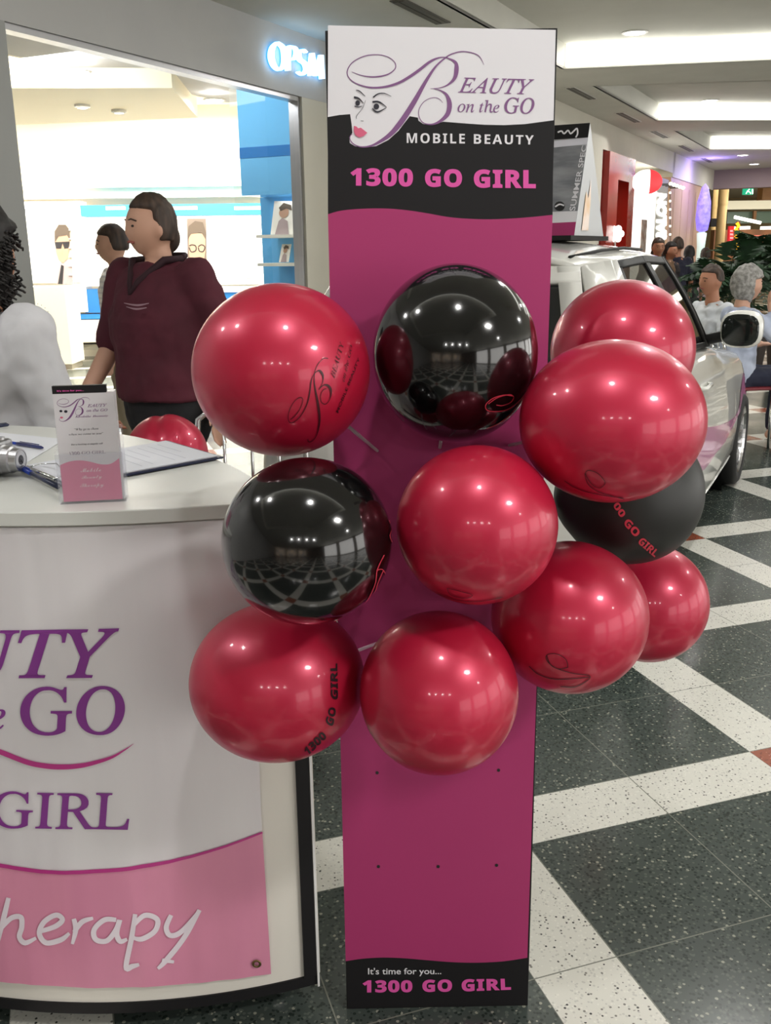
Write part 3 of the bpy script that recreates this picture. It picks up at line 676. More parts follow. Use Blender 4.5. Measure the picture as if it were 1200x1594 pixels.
for st in [[(30, 1105), (14, 1175), (-4, 1255)], [(0, 1215), (38, 1176), (72, 1172), (76, 1205), (68, 1240), (88, 1260), (125, 1245)],
           [(140, 1222), (190, 1206), (216, 1182), (194, 1166), (152, 1190), (136, 1230), (160, 1262), (210, 1252), (240, 1228)],
           [(255, 1178), (262, 1215), (250, 1266)], [(256, 1225), (285, 1188), (322, 1176)],
           [(402, 1182), (362, 1182), (326, 1215), (332, 1250), (370, 1254), (402, 1215), (414, 1182), (404, 1228), (416, 1256), (440, 1248)],
           [(468, 1160), (456, 1240), (436, 1345), (458, 1342), (482, 1334)], [(460, 1200), (500, 1166), (544, 1180), (536, 1220), (492, 1246), (456, 1240)],
           [(592, 1165), (575, 1208), (590, 1236), (632, 1220), (690, 1150)], [(690, 1148), (640, 1240), (575, 1322), (546, 1350)], [(560, 1322), (602, 1328)]]:
    ribbon(g, st, [15] + [18] * (len(st) - 2) + [11], Fb, 6)
rebase(g, ct).obj('banner_script', mat('banner_script_white', srgb(232, 222, 232), .4), ct)
P = C7(.009)(888, 1334); g = MB()
for i in range(20):
    a = 2 * PI * i / 20
gr_ = MB().lathe([(.0055, 0), (.0085, .0), (.0095, .001), (.0085, .002), (.0055, .002), (.0045, .001), (.0055, 0)], 22, f=lambda x, y, z: P + V((x, -z, y)))
rebase(gr_, ct).obj('grommet', mat('brass', srgb(150, 130, 90), .3, 1.), ct, smooth=True, label='small brass eyelet')
for fx, fy in ((430, 1572), (110, 1585)):
    P = atz(fx, fy, .0); P.y += .05
    g = MB().box((P.x - .02, P.y - .02, .025), (P.x + .02, P.y + .02, .042)); g.lathe([(.001, -.012), (.018, -.012), (.02, -.008), (.02, .008), (.018, .012), (.001, .012)], 20, f=lambda x, y, z: V((P.x + z, P.y + x, .021 + y)))
    rebase(g, ct).obj('castor', M_ALU, ct)

# ---------------------------------------------------------------- things on the counter
Z1 = ZT
def flat(mb, pts, z0, z1): return mb.rings([[V((p_.x, p_.y, z0)) for p_ in pts], [V((p_.x, p_.y, z1)) for p_ in pts]])
pp = [atz(x, y, Z1) for x, y in ((-60, 668), (96, 684), (92, 690), (30, 728), (-90, 712))]
o = flat(MB(), pp, Z1 + .0008, Z1 + .0016).obj('paper_sheet', mat('paper_white', srgb(224, 226, 232), .6)); tag(o, 'white sheet of paper under the blue pen at the left of the counter', 'paper')
cb = [atz(x, y, Z1 + .004) for x, y in ((30, 727), (122, 697), (256, 686), (348, 712), (205, 742), (96, 757))]
cb = [atz(x, y, Z1 + .004) for x, y in ((30, 728), (250, 686), (348, 712), (96, 757))]
q0, q1, q2, q3 = cb
cl = thing('clipboard', 'dark navy clipboard with a printed form behind the leaflet holder', 'clipboard', ((q0 + q2) / 2).to_tuple()[:2] + (Z1,))
q1 = atz(262, 687, Z1 + .004); q2 = atz(348, 712, Z1 + .004); q3 = atz(100, 758, Z1 + .004)
M_NAVY = mat('navy_board', srgb(26, 34, 66), .35)
rebase(flat(MB(), [q0, q1, q2, q3], Z1 + .0018, Z1 + .0058), cl).obj('board', M_NAVY, cl, bevel=.0008)
mid = (q0 + q1 + q2 + q3) / 4
pq = [mid.lerp(q_, .94) for q_ in (q0, q1, q2, q3)]
rebase(flat(MB(), pq, Z1 + .0062, Z1 + .0085), cl).obj('form_sheets', mat('form_paper', srgb(222, 224, 232), .6), cl)
g = MB()
for k in range(9):
    t = .12 + k * .085; a = pq[1].lerp(pq[0], t * .9); b = pq[2].lerp(pq[3], t * .9); a2 = a.lerp(b, .12); b2 = a.lerp(b, .88 if k % 3 else .6)
    d = (pq[0] - pq[1]).normalized() * .0012
    g.poly([V((p_.x, p_.y, Z1 + .0088)) for p_ in (a2, b2, b2 + d, a2 + d)])
rebase(g, cl).obj('form_print', mat('form_print_grey', srgb(160, 164, 180), .6), cl)
e0 = q0.lerp(q3, .2); e1_ = q0.lerp(q3, .8)
g = MB().tube([V((e0.x, e0.y, Z1 + .012)), V((e1_.x, e1_.y, Z1 + .012))], .004, 8)
dd = (q1 - q0).normalized() * .03
g.tube([V((e0.x, e0.y, Z1 + .012)), V(((e0 + dd).x, (e0 + dd).y, Z1 + .014)), V(((e0 + dd).lerp(e1_ + dd, .5).x, (e0 + dd * 1.6).lerp(e1_ + dd * 1.6, .5).y, Z1 + .022)), V(((e1_ + dd).x, (e1_ + dd).y, Z1 + .014)), V((e1_.x, e1_.y, Z1 + .012))], .0014, 8)
rebase(g, cl).obj('clip', M_CHROME, cl, smooth=True)
def pen(a, b, lab, body, capc, r=.0033):
    a = V(a); b = V(b); t = thing('pen', lab, 'pen', a)
    d = b - a; L_ = d.length; u = d / L_
    g = MB().tube([a, a + u * L_ * .72], r, 12); rebase(g, t).obj('barrel', body, t, smooth=True)
    g = MB().tube([a + u * L_ * .66, a + u * L_ * .97, b], [r * 1.25, r * 1.2, r * .5], 12); g.tube([a + u * L_ * .7 + V((0, 0, r * 1.7)), a + u * L_ * .95 + V((0, 0, r * 1.7))], .0011, 6)
    rebase(g, t).obj('cap', capc, t, smooth=True); return t
M_PENB = mat('pen_blue', srgb(34, 60, 150), .25); M_PEND = mat('pen_dark_blue', srgb(28, 36, 96), .3)
za = Z1 + .0072
pen(atz(-45, 679, za), atz(67, 697, za), 'blue ballpoint pen lying on the white paper', M_PENB, M_PEND)
pen(atz(-60, 672, za), atz(14, 661, za), 'dark blue pen at the far left edge of the counter', M_PEND, M_NAVY)
pen(atz(90, 758, Z1 + .012), atz(30, 727, Z1 + .012), 'dark blue pen lying along the clipboard edge left of the leaflets', M_NAVY, M_PENB, .0042)
# compact camera
cmz = V(atz(0, 752, Z1)); cmt = thing('compact_camera', 'silver compact camera at the left edge of the counter', 'camera', (-.762, 1.80, Z1), math.radians(80)); cmt.scale = (1.2, 1.2, 1.2)
M_SILV = mat('camera_silver', srgb(150, 150, 152), .28, .8)
MB().box((-.045, -.013, .001), (.045, .013, .056)).obj('body', M_SILV, cmt, bevel=.006)
MB().lathe([(.001, 0), (.024, 0), (.0245, .004), (.022, .006), (.022, .018), (.019, .02), (.0185, .032), (.001, .032)], 30, f=lambda x, y, z: V((x + .008, -.013 - z, y + .027))).obj('lens_barrel', M_ALU, cmt, smooth=False)
MB().lathe([(.001, 0), (.015, -.001), (.016, 0)], 24, f=lambda x, y, z: V((x + .008, -.0455 - z, y + .027))).obj('lens_glass', mat('lens_dark', (.02, .02, .03), .05), cmt)
MB().lathe([(.009, 0), (.009, .004), (.001, .004)], 18, f=lambda x, y, z: V((x + .025, y, .056 + z))).obj('shutter_button', M_CHROME, cmt)
MB().box((-.038, -.0145, .036), (-.018, -.0125, .048)).obj('flash', M_WHITE, cmt)
# leaflet holder
LX = -.5095; LY = 1.605
hl = thing('leaflet_holder', 'clear acrylic leaflet holder standing on the counter', 'leaflet holder', (LX, LY, Z1), math.radians(9))
M_ACR = bpy.data.materials.new('clear_acrylic'); M_ACR.use_nodes = True
nt = M_ACR.node_tree; nt.nodes.clear()
_o = nt.nodes.new('ShaderNodeOutputMaterial'); _m = nt.nodes.new('ShaderNodeMixShader'); _t = nt.nodes.new('ShaderNodeBsdfTransparent'); _g = nt.nodes.new('ShaderNodeBsdfPrincipled')
_g.inputs['Base Color'].default_value = (.8, .82, .86, 1); _g.inputs['Roughness'].default_value = .06; _m.inputs[0].default_value = .10; _t.inputs[0].default_value = (.97, .97, .98, 1)
nt.links.new(_t.outputs[0], _m.inputs[1]); nt.links.new(_g.outputs[0], _m.inputs[2]); nt.links.new(_m.outputs[0], _o.inputs[0])
hw_ = .0560
MB().box((-hw_, -.020, .0), (hw_, -.018, .088)).obj('front_wall', M_ACR, hl)
MB().box((-hw_, .016, .0), (hw_, .018, .13)).obj('back_wall', M_ACR, hl)
MB().box((-hw_, -.018, .0), (-hw_ + .002, .016, .095)).obj('side_wall', M_ACR, hl); MB().box((hw_ - .002, -.018, .0), (hw_, .016, .095)).obj('side_wall', M_ACR, hl)
MB().box((-hw_ + .002, -.018, .0), (hw_ - .002, .016, .003)).obj('floor_plate', M_ACR, hl)
lf = thing('leaflet_stack', 'stack of pink and white beauty leaflets in the clear holder', 'leaflets', (LX, LY, Z1 + .0035), math.radians(9))
LH = .200; lw = .0495
M_LW = mat('leaflet_white', srgb(216, 214, 218), .4)
MB().box((-lw, -.015, 0), (lw + .001, .013, LH - .012)).obj('paper_block', M_LW, lf)
yf = -.0156
def LP(off=.0): return lambda u, v: V((-lw + 2 * lw * u, yf - off, LH * v))
wave = catmull([(0, .325), (.15, .352), (.33, .36), (.5, .345), (.68, .318), (.85, .318), (1, .365)], 5)
F_ = LP()
MB().poly([F_(0, 0), F_(1, 0)] + [F_(*q_) for q_ in reversed(wave)]).obj('pink_front', mat('leaflet_pink', srgb(222, 122, 158), .3), lf)
MB().poly([F_(*q_) for q_ in wave] + [F_(1, .94), F_(0, .94)]).obj('white_front', M_LW, lf)
MB().box((-lw, -.0158, LH * .935), (lw + .001 - .012, -.006, LH)).obj('black_header', M_SBLK, lf)
F_ = LP(.0006)
g = MB(); logo_b(g, lambda x, y: F_(.06 + (x - 60) / 2350, .90 - (y - 120) / 4500), 1.5); rebase
g.obj('logo_initial', M_LOGOP, lf)
g = MB(); text(g, it('EAUTY'), [(.55, .815), (.87, .815), (.88, .84), (.56, .84)], F_, .01); text(g, it('on the GO'), [(.53, .775), (.88, .775), (.88, .80), (.53, .80)], F_, .01); text(g, it('Mobile Beauty'), [(.33, .725), (.88, .725), (.88, .745), (.33, .745)], F_, .01); g.obj('logo_lettering', M_LOGOP, lf)
g = MB(); blob(g, .11, .79, .025, .010, F_); blob(g, .19, .785, .028, .012, F_); g.obj('logo_eyes', M_INK, lf)
g = MB(); blob(g, .11, .735, .025, .008, F_); g.obj('logo_lips', MATS['lip_pink'], lf)
g = MB(); text(g, it('“Why go to them'), [(.3, .615), (.7, .615), (.7, .64), (.3, .64)], F_); text(g, it('when we come to you”'), [(.2, .575), (.77, .575), (.77, .597), (.2, .597)], F_)
text(g, it('For a booking or enquiry call'), [(.22, .49), (.75, .49), (.75, .507), (.22, .507)], F_, .02); g.obj('small_print', mat('print_grey', srgb(70, 66, 78), .5), lf)
g = MB(); text(g, it('1300 GO GIRL'), [(.18, .41), (.78, .41), (.78, .438), (.18, .438)], F_, .0, shear=-.2); g.obj('phone_lettering', mat('print_mauve', srgb(130, 116, 138), .5), lf)
g = MB(); text(g, it('Mobile', 0x1D4D0, 0x1D4EA), [(.33, .255), (.68, .255), (.68, .29), (.33, .29)], F_); text(g, it('Beauty', 0x1D4D0, 0x1D4EA), [(.34, .185), (.68, .185), (.68, .225), (.34, .225)], F_); text(g, it('Therapy', 0x1D4D0, 0x1D4EA), [(.30, .11), (.70, .11), (.70, .155), (.30, .155)], F_)
g.obj('script_lettering', mat('script_white', srgb(240, 214, 226), .4), lf)
g = MB(); text(g, "It's time for you...", [(.08, .95), (.52, .95), (.52, .968), (.08, .968)], LP(.0012), .03); g.obj('header_lettering', M_TXTP, lf)

# ================================================================ BALLOONS
def balloon_mat(name, base, pearl):
    m = mat(name, base, .24 if pearl else .12, .0, 1.0 if pearl else .6, coat_rough=.05 if pearl else .015)
    return m
M_RED = balloon_mat('red_pearl_latex', srgb(182, 24, 56), True)
bsdf = M_RED.node_tree.nodes['Principled BSDF']; bsdf.inputs['Roughness'].default_value = .37; bsdf.inputs['Metallic'].default_value = .2; bsdf.inputs['Coat Weight'].default_value = .35; bsdf.inputs['Coat Roughness'].default_value = .1; bsdf.inputs['Specular Tint'].default_value = (1, .62, .8, 1)
bsdf.inputs['Sheen Weight'].default_value = .0; bsdf.inputs['Specular IOR Level'].default_value = .8
M_BLK = balloon_mat('black_latex', srgb(10, 10, 11), False)
M_BLKM = mat('black_latex_matt', srgb(22, 23, 22), .5, 0, .15, coat_rough=.4)
M_STICK = mat('white_stick', srgb(214, 196, 206), .5)
def balloon(name_i, color, x, y, rx, ry, R, lab, neck=None, hole=None):
    rpx = (rx + ry) / 2; d = ray(x, y); Cn = C0 + d * (R * FPX / rpx)
    return dict(c=Cn, R=R, sx=rx / rpx, sz=ry / rpx, lab=lab, color=color, hole=hole, prints=[])
HOLE = lambda x, y: SP(0)(x, y)
BL = [
 balloon(1, 'r', 438, 577, 138, 133, .134, 'red balloon at upper left of the cluster, dark script logo on its right side', hole=HOLE(590, 704)),
 balloon(2, 'k', 708, 551, 128, 137, .136, 'black balloon at the top middle of the sign, highest black one', hole=HOLE(684, 700)),
 balloon(3, 'k', 478, 842, 132, 130, .124, 'black balloon at left overlapping the white counter edge', hole=HOLE(590, 850)),
 balloon(4, 'r', 742, 817, 125, 124, .119, 'red balloon in the middle of the cluster, below the top black one', hole=HOLE(684, 850)),
 balloon(5, 'r', 952, 656, 143, 126, .130, 'largest red balloon, at the right in front of the car', hole=HOLE(790, 694)),
 balloon(6, 'r', 968, 546, 110, 108, .130, 'red balloon at the top right, partly behind the largest red one', hole=V((.281, 1.662, 1.22))),
 balloon(7, 'k', 980, 766, 112, 112, .130, 'black balloon printed with GO GIRL at right, below the largest red one', hole=V((.280, 1.655, 1.05))),
 balloon(8, 'r', 886, 960, 121, 118, .128, 'red balloon at lower right of the sign, faint script on its underside', hole=HOLE(784, 850)),
 balloon(9, 'r', 1008, 938, 92, 92, .120, 'smallest red balloon of the cluster, at the lower right over the floor', hole=V((.277, 1.652, .90))),
 balloon(10, 'r', 432, 1060, 136, 122, .137, 'red balloon at lower left printed with black 1300 GO GIRL', hole=HOLE(590, 1000)),
 balloon(11, 'r', 683, 1077, 123, 126, .126, 'lowest red balloon, at the bottom middle in front of the pink panel', hole=HOLE(684, 1000)),
]
LIFT = {}
def dir_hit(b, x, y, off):
    d = ray(x, y); D = b['R'] + off; s_ = V((1 / (b['sx']), 1.0, 1 / (b['sz'])))
    o_ = C0 - b['c']; o_ = V((o_.x * s_.x, o_.y, o_.z * s_.z)); dd = V((d.x * s_.x, d.y, d.z * s_.z))
    A = dd.dot(dd); Bq = 2 * o_.dot(dd); Cq = o_.dot(o_) - D * D; dis = Bq * Bq - 4 * A * Cq
    t = (-Bq - math.sqrt(dis)) / (2 * A) if dis > 0 else -Bq / (2 * A)
    P = C0 + d * t
    if dis <= 0:
        q_ = P - b['c']; P = b['c'] + q_.normalized() * D
    return P
M_PRK = mat('black_print', srgb(60, 6, 20), .4); M_PRR = mat('red_print', srgb(206, 60, 80), .4)
def build_balloon(i, b):
    t = thing('balloon', b['lab'], 'balloon', b['c'], 0, 'balloons clustered on the tall sign')
    R = b['R']; hol = b['hole'] if b['hole'] is not None else b['c'] + V((-.12 if b['c'].x > .4 else .1, .10, 0))
    ax = (hol - b['c']).normalized()
    def fn(dv):
        k = dv.dot(ax); return 1.0 + .05 * max(0, (k - .86) / .14) ** 2
    g = MB().ell((0, 0, 0), R * b['sx'], R, R * b['sz'], 72, 48, fn=fn)
    # where two balloons press together both flatten on the contact plane
    for j, o_ in enumerate(BL):
        if j == i: continue
        dv = o_['c'] - b['c']; L_ = dv.length
        if L_ < (R + o_['R']) * 1.04:
            u = dv / L_; pl = (L_ * L_ + R * R - o_['R'] ** 2) / (2 * L_) - .0008
            for k, p_ in enumerate(g.v):
                e = p_.dot(u) - pl
                if e > 0: g.v[k] = p_ - u * e
    # never through the sign board
    if b['hole'] is not None and b['color'] and i not in (5, 6, 8):
        for k, p_ in enumerate(g.v):
            e = .006 - (p_ + b['c'] - SB).dot(EN)
            if e > 0 and -.01 < (p_ + b['c'] - SB).dot(EX) < .385: g.v[k] = p_ + EN * e
    m = M_RED if b['color'] == 'r' else M_BLK
    if i == 6: m = M_BLKM
    g.obj('latex_skin', m, t, smooth=True)
    kn = ax * R * 1.04
    kk = MB().tube([kn - ax * .008, kn, kn + ax * .006, kn + ax * .012], [.007, .0045, .005, .009], 12); kk.obj('knot', m, t, smooth=True)
    if b['hole'] is not None:
        e = hol - b['c'] - ax * .004
        if (e - kn).length > .004:
            MB().tube([kn, kn + ax * .012, kn.lerp(e, .99)], [.006, .0035, .0028], 10).obj('holder_stick', M_STICK, t, smooth=True, label='short white balloon stick')
    if b['prints']:
        for nm, mt_, drawf in b['prints']:
            g = MB(); drawf(g, lambda x, y: dir_hit(b, x, y, .0011)); g.v = [p_ - b['c'] for p_ in g.v]
            g.obj(nm, mt_, t)
    return t
def affine(src, dst):
    import itertools
    (x1, y1), (x2, y2), (x3, y3) = src; D = (x1 - x3) * (y2 - y3) - (x2 - x3) * (y1 - y3)
    def s_(a1, a2, a3):
        a = ((a1 - a3) * (y2 - y3) - (a2 - a3) * (y1 - y3)) / D; b = ((x1 - x3) * (a2 - a3) - (x2 - x3) * (a1 - a3)) / D
        return a, b, a3 - a * x3 - b * y3
    A = s_(*[d[0] for d in dst]); B = s_(*[d[1] for d in dst])
    return lambda x, y: (A[0] * x + A[1] * y + A[2], B[0] * x + B[1] * y + B[2])
def pr1(g, F):
    a = affine([(62, 310), (200, 1015), (1340, 244)], [(600, 905), (740, 1000), (815, 558)])
    K = lambda x, y: F(280 + a(x, y)[0] / 3.529, 400 + a(x, y)[1] / 3.529)
    for p_, w_ in LOGO(): ribbon(g, p_, [max(q_ * 1.0, 14) for q_ in w_], K)
    c_ = lambda x, y: F(280 + x / 3.529, 400 + y / 3.529)
    text(g, it('BEAUTY'), [(850, 670), (905, 470), (880, 462), (828, 650)][0:4], c_, .0)
    text(g, it('on the GO'), [(905, 690), (950, 490), (935, 480), (885, 670)], c_, .0)
    text(g, 'MOBILE BEAUTY', [(870, 860), (990, 560), (980, 550), (858, 850)], c_, .01)
BL[0]['prints'].append(('logo_print', M_PRK, pr1))
def strokes(org, sc, sts, w_=1.6):
    def f_(g, F):
        for st in sts: ribbon(g, [(org[0] + x / sc, org[1] + y / sc) for x, y in st], w_, F, 6)
    return f_
BL[1]['prints'].append(('logo_print', M_PRR, strokes((560, 400), 4, [[(800, 915), (860, 875), (930, 858), (958, 872), (940, 905), (890, 925), (850, 922)], [(958, 868), (900, 860), (830, 880), (785, 920), (795, 955), (860, 962), (930, 945), (1000, 890), (1050, 820), (1080, 760)], [(1080, 785), (1020, 880), (940, 980), (860, 1040), (790, 1070)]], 1.5)))
BL[2]['prints'].append(('logo_print', M_PRR, strokes((280, 690), 3.333, [[(1060, 580), (1025, 655), (1010, 740), (950, 850), (870, 900), (800, 925)], [(1056, 660), (1030, 720), (1000, 800), (930, 875)], [(1020, 660), (1050, 655), (1075, 690)], [(1085, 400), (1100, 440), (1090, 480), (1105, 520)]], 1.5)))
BL[3]['prints'].append(('logo_print', M_PRK, strokes((600, 680), 2.353, [[(225, 555), (240, 580), (290, 592), (318, 580), (270, 565), (225, 555)], [(190, 575), (260, 598), (340, 604), (430, 588)]], .9)))
BL[4]['prints'].append(('logo_print', M_PRK, strokes((800, 420), 3, [[(425, 1000), (400, 1020), (362, 1000), (335, 955), (348, 937), (390, 950), (422, 985), (425, 1000)], [(330, 950), (345, 1000), (390, 1035), (450, 1055), (515, 1072)], [(235, 985), (290, 1020), (370, 1045), (460, 1060), (510, 1066)]], 1.0)))
BL[7]['prints'].append(('logo_print', M_PRK, strokes((600, 680), 2.353, [[(668, 845), (630, 850), (595, 825), (590, 800), (625, 795), (660, 815), (668, 845)], [(590, 800), (610, 840), (680, 865), (750, 878), (700, 915), (640, 915)], [(525, 840), (560, 870), (620, 888), (700, 885), (750, 880)]], 1.2)))
def pr7(g, F):
    c_ = lambda x, y: F(600 + x / 2.353, 680 + y / 2.353)
    text(g, sb('00'), [(832, 252), (862, 298), (882, 282), (852, 236)], c_, .02); text(g, sb('GO'), [(870, 318), (915, 370), (936, 348), (890, 296)], c_, .02); text(g, sb('GIRL'), [(922, 388), (985, 442), (1003, 420), (942, 366)], c_, .02)
BL[6]['prints'].append(('phone_print', M_PRR, pr7))
def pr10(g, F):
    c_ = lambda x, y: F(280 + x / 2.222, 920 + y / 2.222)
    text(g, sb('GIRL'), [(548, 378), (545, 250), (520, 252), (523, 372)], c_, .02); text(g, sb('GO'), [(530, 472), (542, 406), (518, 400), (502, 456)], c_, .02); text(g, sb('1300'), [(442, 572), (510, 506), (492, 484), (427, 548)], c_, .02)
BL[9]['prints'].append(('phone_print', mat('dark_print', srgb(34, 10, 20), .4), pr10))
for i, b in enumerate(BL): build_balloon(i, b)
# lone balloon behind the counter, tied to a chair
bz = dict(c=V((-.672, 2.86, .90)), R=.128, sx=1, sz=1, lab='', color='r', hole=None, prints=[])
t = thing('balloon', 'red balloon behind the counter, in front of the walking woman\'s legs', 'balloon', bz['c'])
g = MB().ell((0, 0, 0), .126, .126, .128, 56, 36)
for k, p_ in enumerate(g.v): # it is a double-lobed one
    q_ = p_.x + .35 * p_.z; g.v[k] = p_ * (1 - .05 * math.exp(-((q_ - .03) / .016) ** 2))
g.obj('latex_skin', M_RED, t, smooth=True)
MB().tube([(0, .0, -.125), (0, 0, -.132), (0, 0, -.14)], [.007, .004, .009], 12).obj('knot', M_RED, t)

# ================================================================ METAL CHAIRS
def metal_chair(lab, loc, rz, group=None, seatc=srgb(120, 40, 48)):
    t = thing('metal_chair', lab, 'chair', loc, rz, group)
    fr = MB()
    for s_ in (-1, 1):
        fr.tube([(s_ * .20, -.20, .0), (s_ * .20, -.19, .45)], .011, 10)
    fr.obj('front_legs', M_CHROME, t, smooth=True) if False else None
    for s_ in (-1, 1):
        MB().tube([(s_ * .20, -.20, .0), (s_ * .20, -.19, .45)], .011, 10).obj('leg', M_CHROME, t, smooth=True)
        MB().tube([(s_ * .21, .24, .0), (s_ * .20, .19, .45)], .011, 10).obj('leg', M_CHROME, t, smooth=True)
    MB().tube([(-.20, .19, .45), (-.20, .21, .70), (-.19, .22, .80), (-.14, .225, .835), (.14, .225, .835), (.19, .22, .80), (.20, .21, .70), (.20, .19, .45)], .012, 12).obj('back_frame', M_CHROME, t, smooth=True)
    for x in (-.1, 0, .1): MB().tube([(x, .19, .46), (x, .222, .83)], .006, 8).obj('back_rod', M_CHROME, t, smooth=True)
    MB().box((-.21, -.21, .45), (.21, .20, .475)).obj('seat', mat('chair_seat_%d' % int(seatc[0] * 999), seatc, .4), t, bevel=.01)
    return t
metal_chair('chrome chair behind the counter beside the lone balloon', (-.49, 3.42, 0), math.radians(8)).scale = (1.06, 1.06, 1.1)

# ================================================================ CAR
M0 = 3.22; NC = -1.495
car = thing('car', 'white hatchback car with a pink wave decal parked behind the balloons', 'car', W(M0, NC, 0), -AX)
# local car axes: +Y forward (along the mall), +X to its right side
M_CARW = mat('car_white_paint', srgb(222, 222, 216), .28, 0, 1., coat_rough=.02)
M_CARB = mat('car_black_trim', srgb(12, 12, 12), .5, spec=.3)
M_TYRE = mat('tyre_rubber', srgb(24, 24, 24), .7)
M_TINT = bpy.data.materials.new('tinted_glass'); M_TINT.use_nodes = True
nt = M_TINT.node_tree; nt.nodes.clear()
_o = nt.nodes.new('ShaderNodeOutputMaterial'); _m = nt.nodes.new('ShaderNodeMixShader'); _t = nt.nodes.new('ShaderNodeBsdfTransparent'); _g = nt.nodes.new('ShaderNodeBsdfGlossy'); _f = nt.nodes.new('ShaderNodeFresnel'); _f.inputs[0].default_value = 1.7
_g.inputs['Roughness'].default_value = .02; _t.inputs[0].default_value = (.5, .5, .46, 1)
nt.links.new(sheen(nt, .16, .8), _m.inputs[0]); nt.links.new(_t.outputs[0], _m.inputs[1]); nt.links.new(_g.outputs[0], _m.inputs[2]); nt.links.new(_m.outputs[0], _o.inputs[0])
ST = [(0.0, .66, .80, .34), (.03, .74, .94, .28), (.10, .78, 1.03, .25), (.30, .825, 1.05, .22), (.8, .845, 1.055, .2), (1.3, .845, 1.04, .2), (1.8, .845, 1.01, .2), (2.2, .842, .98, .2), (2.6, .835, .93, .2), (3.0, .82, .89, .2), (3.35, .81, .85, .22), (3.6, .77, .78, .23), (3.75, .70, .70, .26), (3.84, .56, .58, .33)]
def hw_at(y):
    for a, b in zip(ST, ST[1:]):
        if a[0] <= y <= b[0]:
            t_ = (y - a[0]) / (b[0] - a[0]); return [a[k] + (b[k] - a[k]) * t_ for k in range(4)]
    return list(ST[0] if y < 0 else ST[-1])
PR = [(.0, 0.0), (.80, .0), (.94, .04), (.985, .14), (1.0, .34), (.995, .55), (.975, .74), (.945, .88), (.90, .965), (.82, 1.0)]   # fraction of half width, fraction of height
def sec(st):
    y, hw, zb, z0 = st; hh = zb - z0
    R_ = [(hw * a, y, z0 + hh * b) for a, b in PR]
    crown = .035 if y > 2.2 else .0
    R_ += [(hw * .4, y, zb + crown * .8), (0, y, zb + crown)]
    L_ = [(-x, yy, z) for x, yy, z in reversed(R_[1:-1])]
    return R_ + L_
ys = [i * .1 for i in range(0, 37)] + [3.68]; ys = [0, .03, .06, .1, .15, .2, .25] + [.3 + .1 * i for i in range(31)] + [3.35, 3.4, 3.45, 3.5, 3.55, 3.6, 3.65, 3.7, 3.75, 3.8, 3.84]
ys = sorted(set(round(v_, 3) for v_ in ys))
body = MB().rings([sec(tuple([y] + hw_at(y)[1:])) for y in ys])
WH = [(.62, .845), (3.18, .845)]
cut = MB()
for wy, _ in WH:
    for s_ in (-1, 1): cut.lathe([(.001, -.14), (.375, -.14), (.375, .14), (.001, .14)], 40, f=lambda x, y, z: V((s_ * .80 + z, wy + x, .30 + y)))
bo = body.obj('body_shell', M_CARW, None, smooth=True); co = cut.obj('tmpcut', M_CARB)
md = bo.modifiers.new('b', 'BOOLEAN'); md.object = co; md.operation = 'DIFFERENCE'; md.solver = 'EXACT'
bpy.context.view_layer.update()
me = bpy.data.meshes.new_from_object(bo.evaluated_get(bpy.context.evaluated_depsgraph_get()))
bo.modifiers.clear(); bo.data = me; bpy.data.objects.remove(co); bo.parent = car
me.polygons.foreach_set('use_smooth', [True] * len(me.polygons))
try: me.set_sharp_from_angle(angle=math.radians(40))
except Exception: pass
def side_x(y, z):
    hw, zb, z0 = hw_at(y)[1:]; t_ = (z - z0) / (zb - z0)
    for (a, b), (c_, d_) in zip(PR, PR[1:]):
        if b <= t_ <= d_ and d_ > b: return hw * (a + (c_ - a) * (t_ - b) / (d_ - b))
    return hw
# greenhouse
Bt = [(.10, .63, 1.03), (.24, .70, 1.05), (.42, .735, 1.052), (1.22, .745, 1.042), (1.32, .745, 1.038), (2.02, .735, .995), (2.2, .71, .98)]
Tp = [(.36, .50, 1.43), (.46, .55, 1.445), (.60, .565, 1.45), (1.02, .575, 1.465), (1.10, .575, 1.465), (1.56, .56, 1.455), (1.66, .54, 1.445)]
def gp(i, t_, s_=1, out=0.):
    b = Bt[i]; q_ = Tp[i]; return V((s_ * (b[1] + (q_[1] - b[1]) * t_ + out + .018 * math.sin(PI * t_)), b[0] + (q_[0] - b[0]) * t_, b[2] + (q_[2] - b[2]) * t_))
def gpl(f_, t_, s_=1, out=0.):
    i = min(int(f_), len(Bt) - 2); a = gp(i, t_, s_, out); b = gp(i + 1, t_, s_, out); return a.lerp(b, f_ - i)
def gpatch(f0_, f1_, t0, t1, s_, out=0., nf=4, nt_=5):
    vs = [gpl(f0_ + (f1_ - f0_) * i / nf, t0 + (t1 - t0) * j / nt_, s_, out) for i in range(nf + 1) for j in range(nt_ + 1)]
    return vs, [(i * (nt_ + 1) + j, (i + 1) * (nt_ + 1) + j, (i + 1) * (nt_ + 1) + j + 1, i * (nt_ + 1) + j + 1) for i in range(nf) for j in range(nt_)]
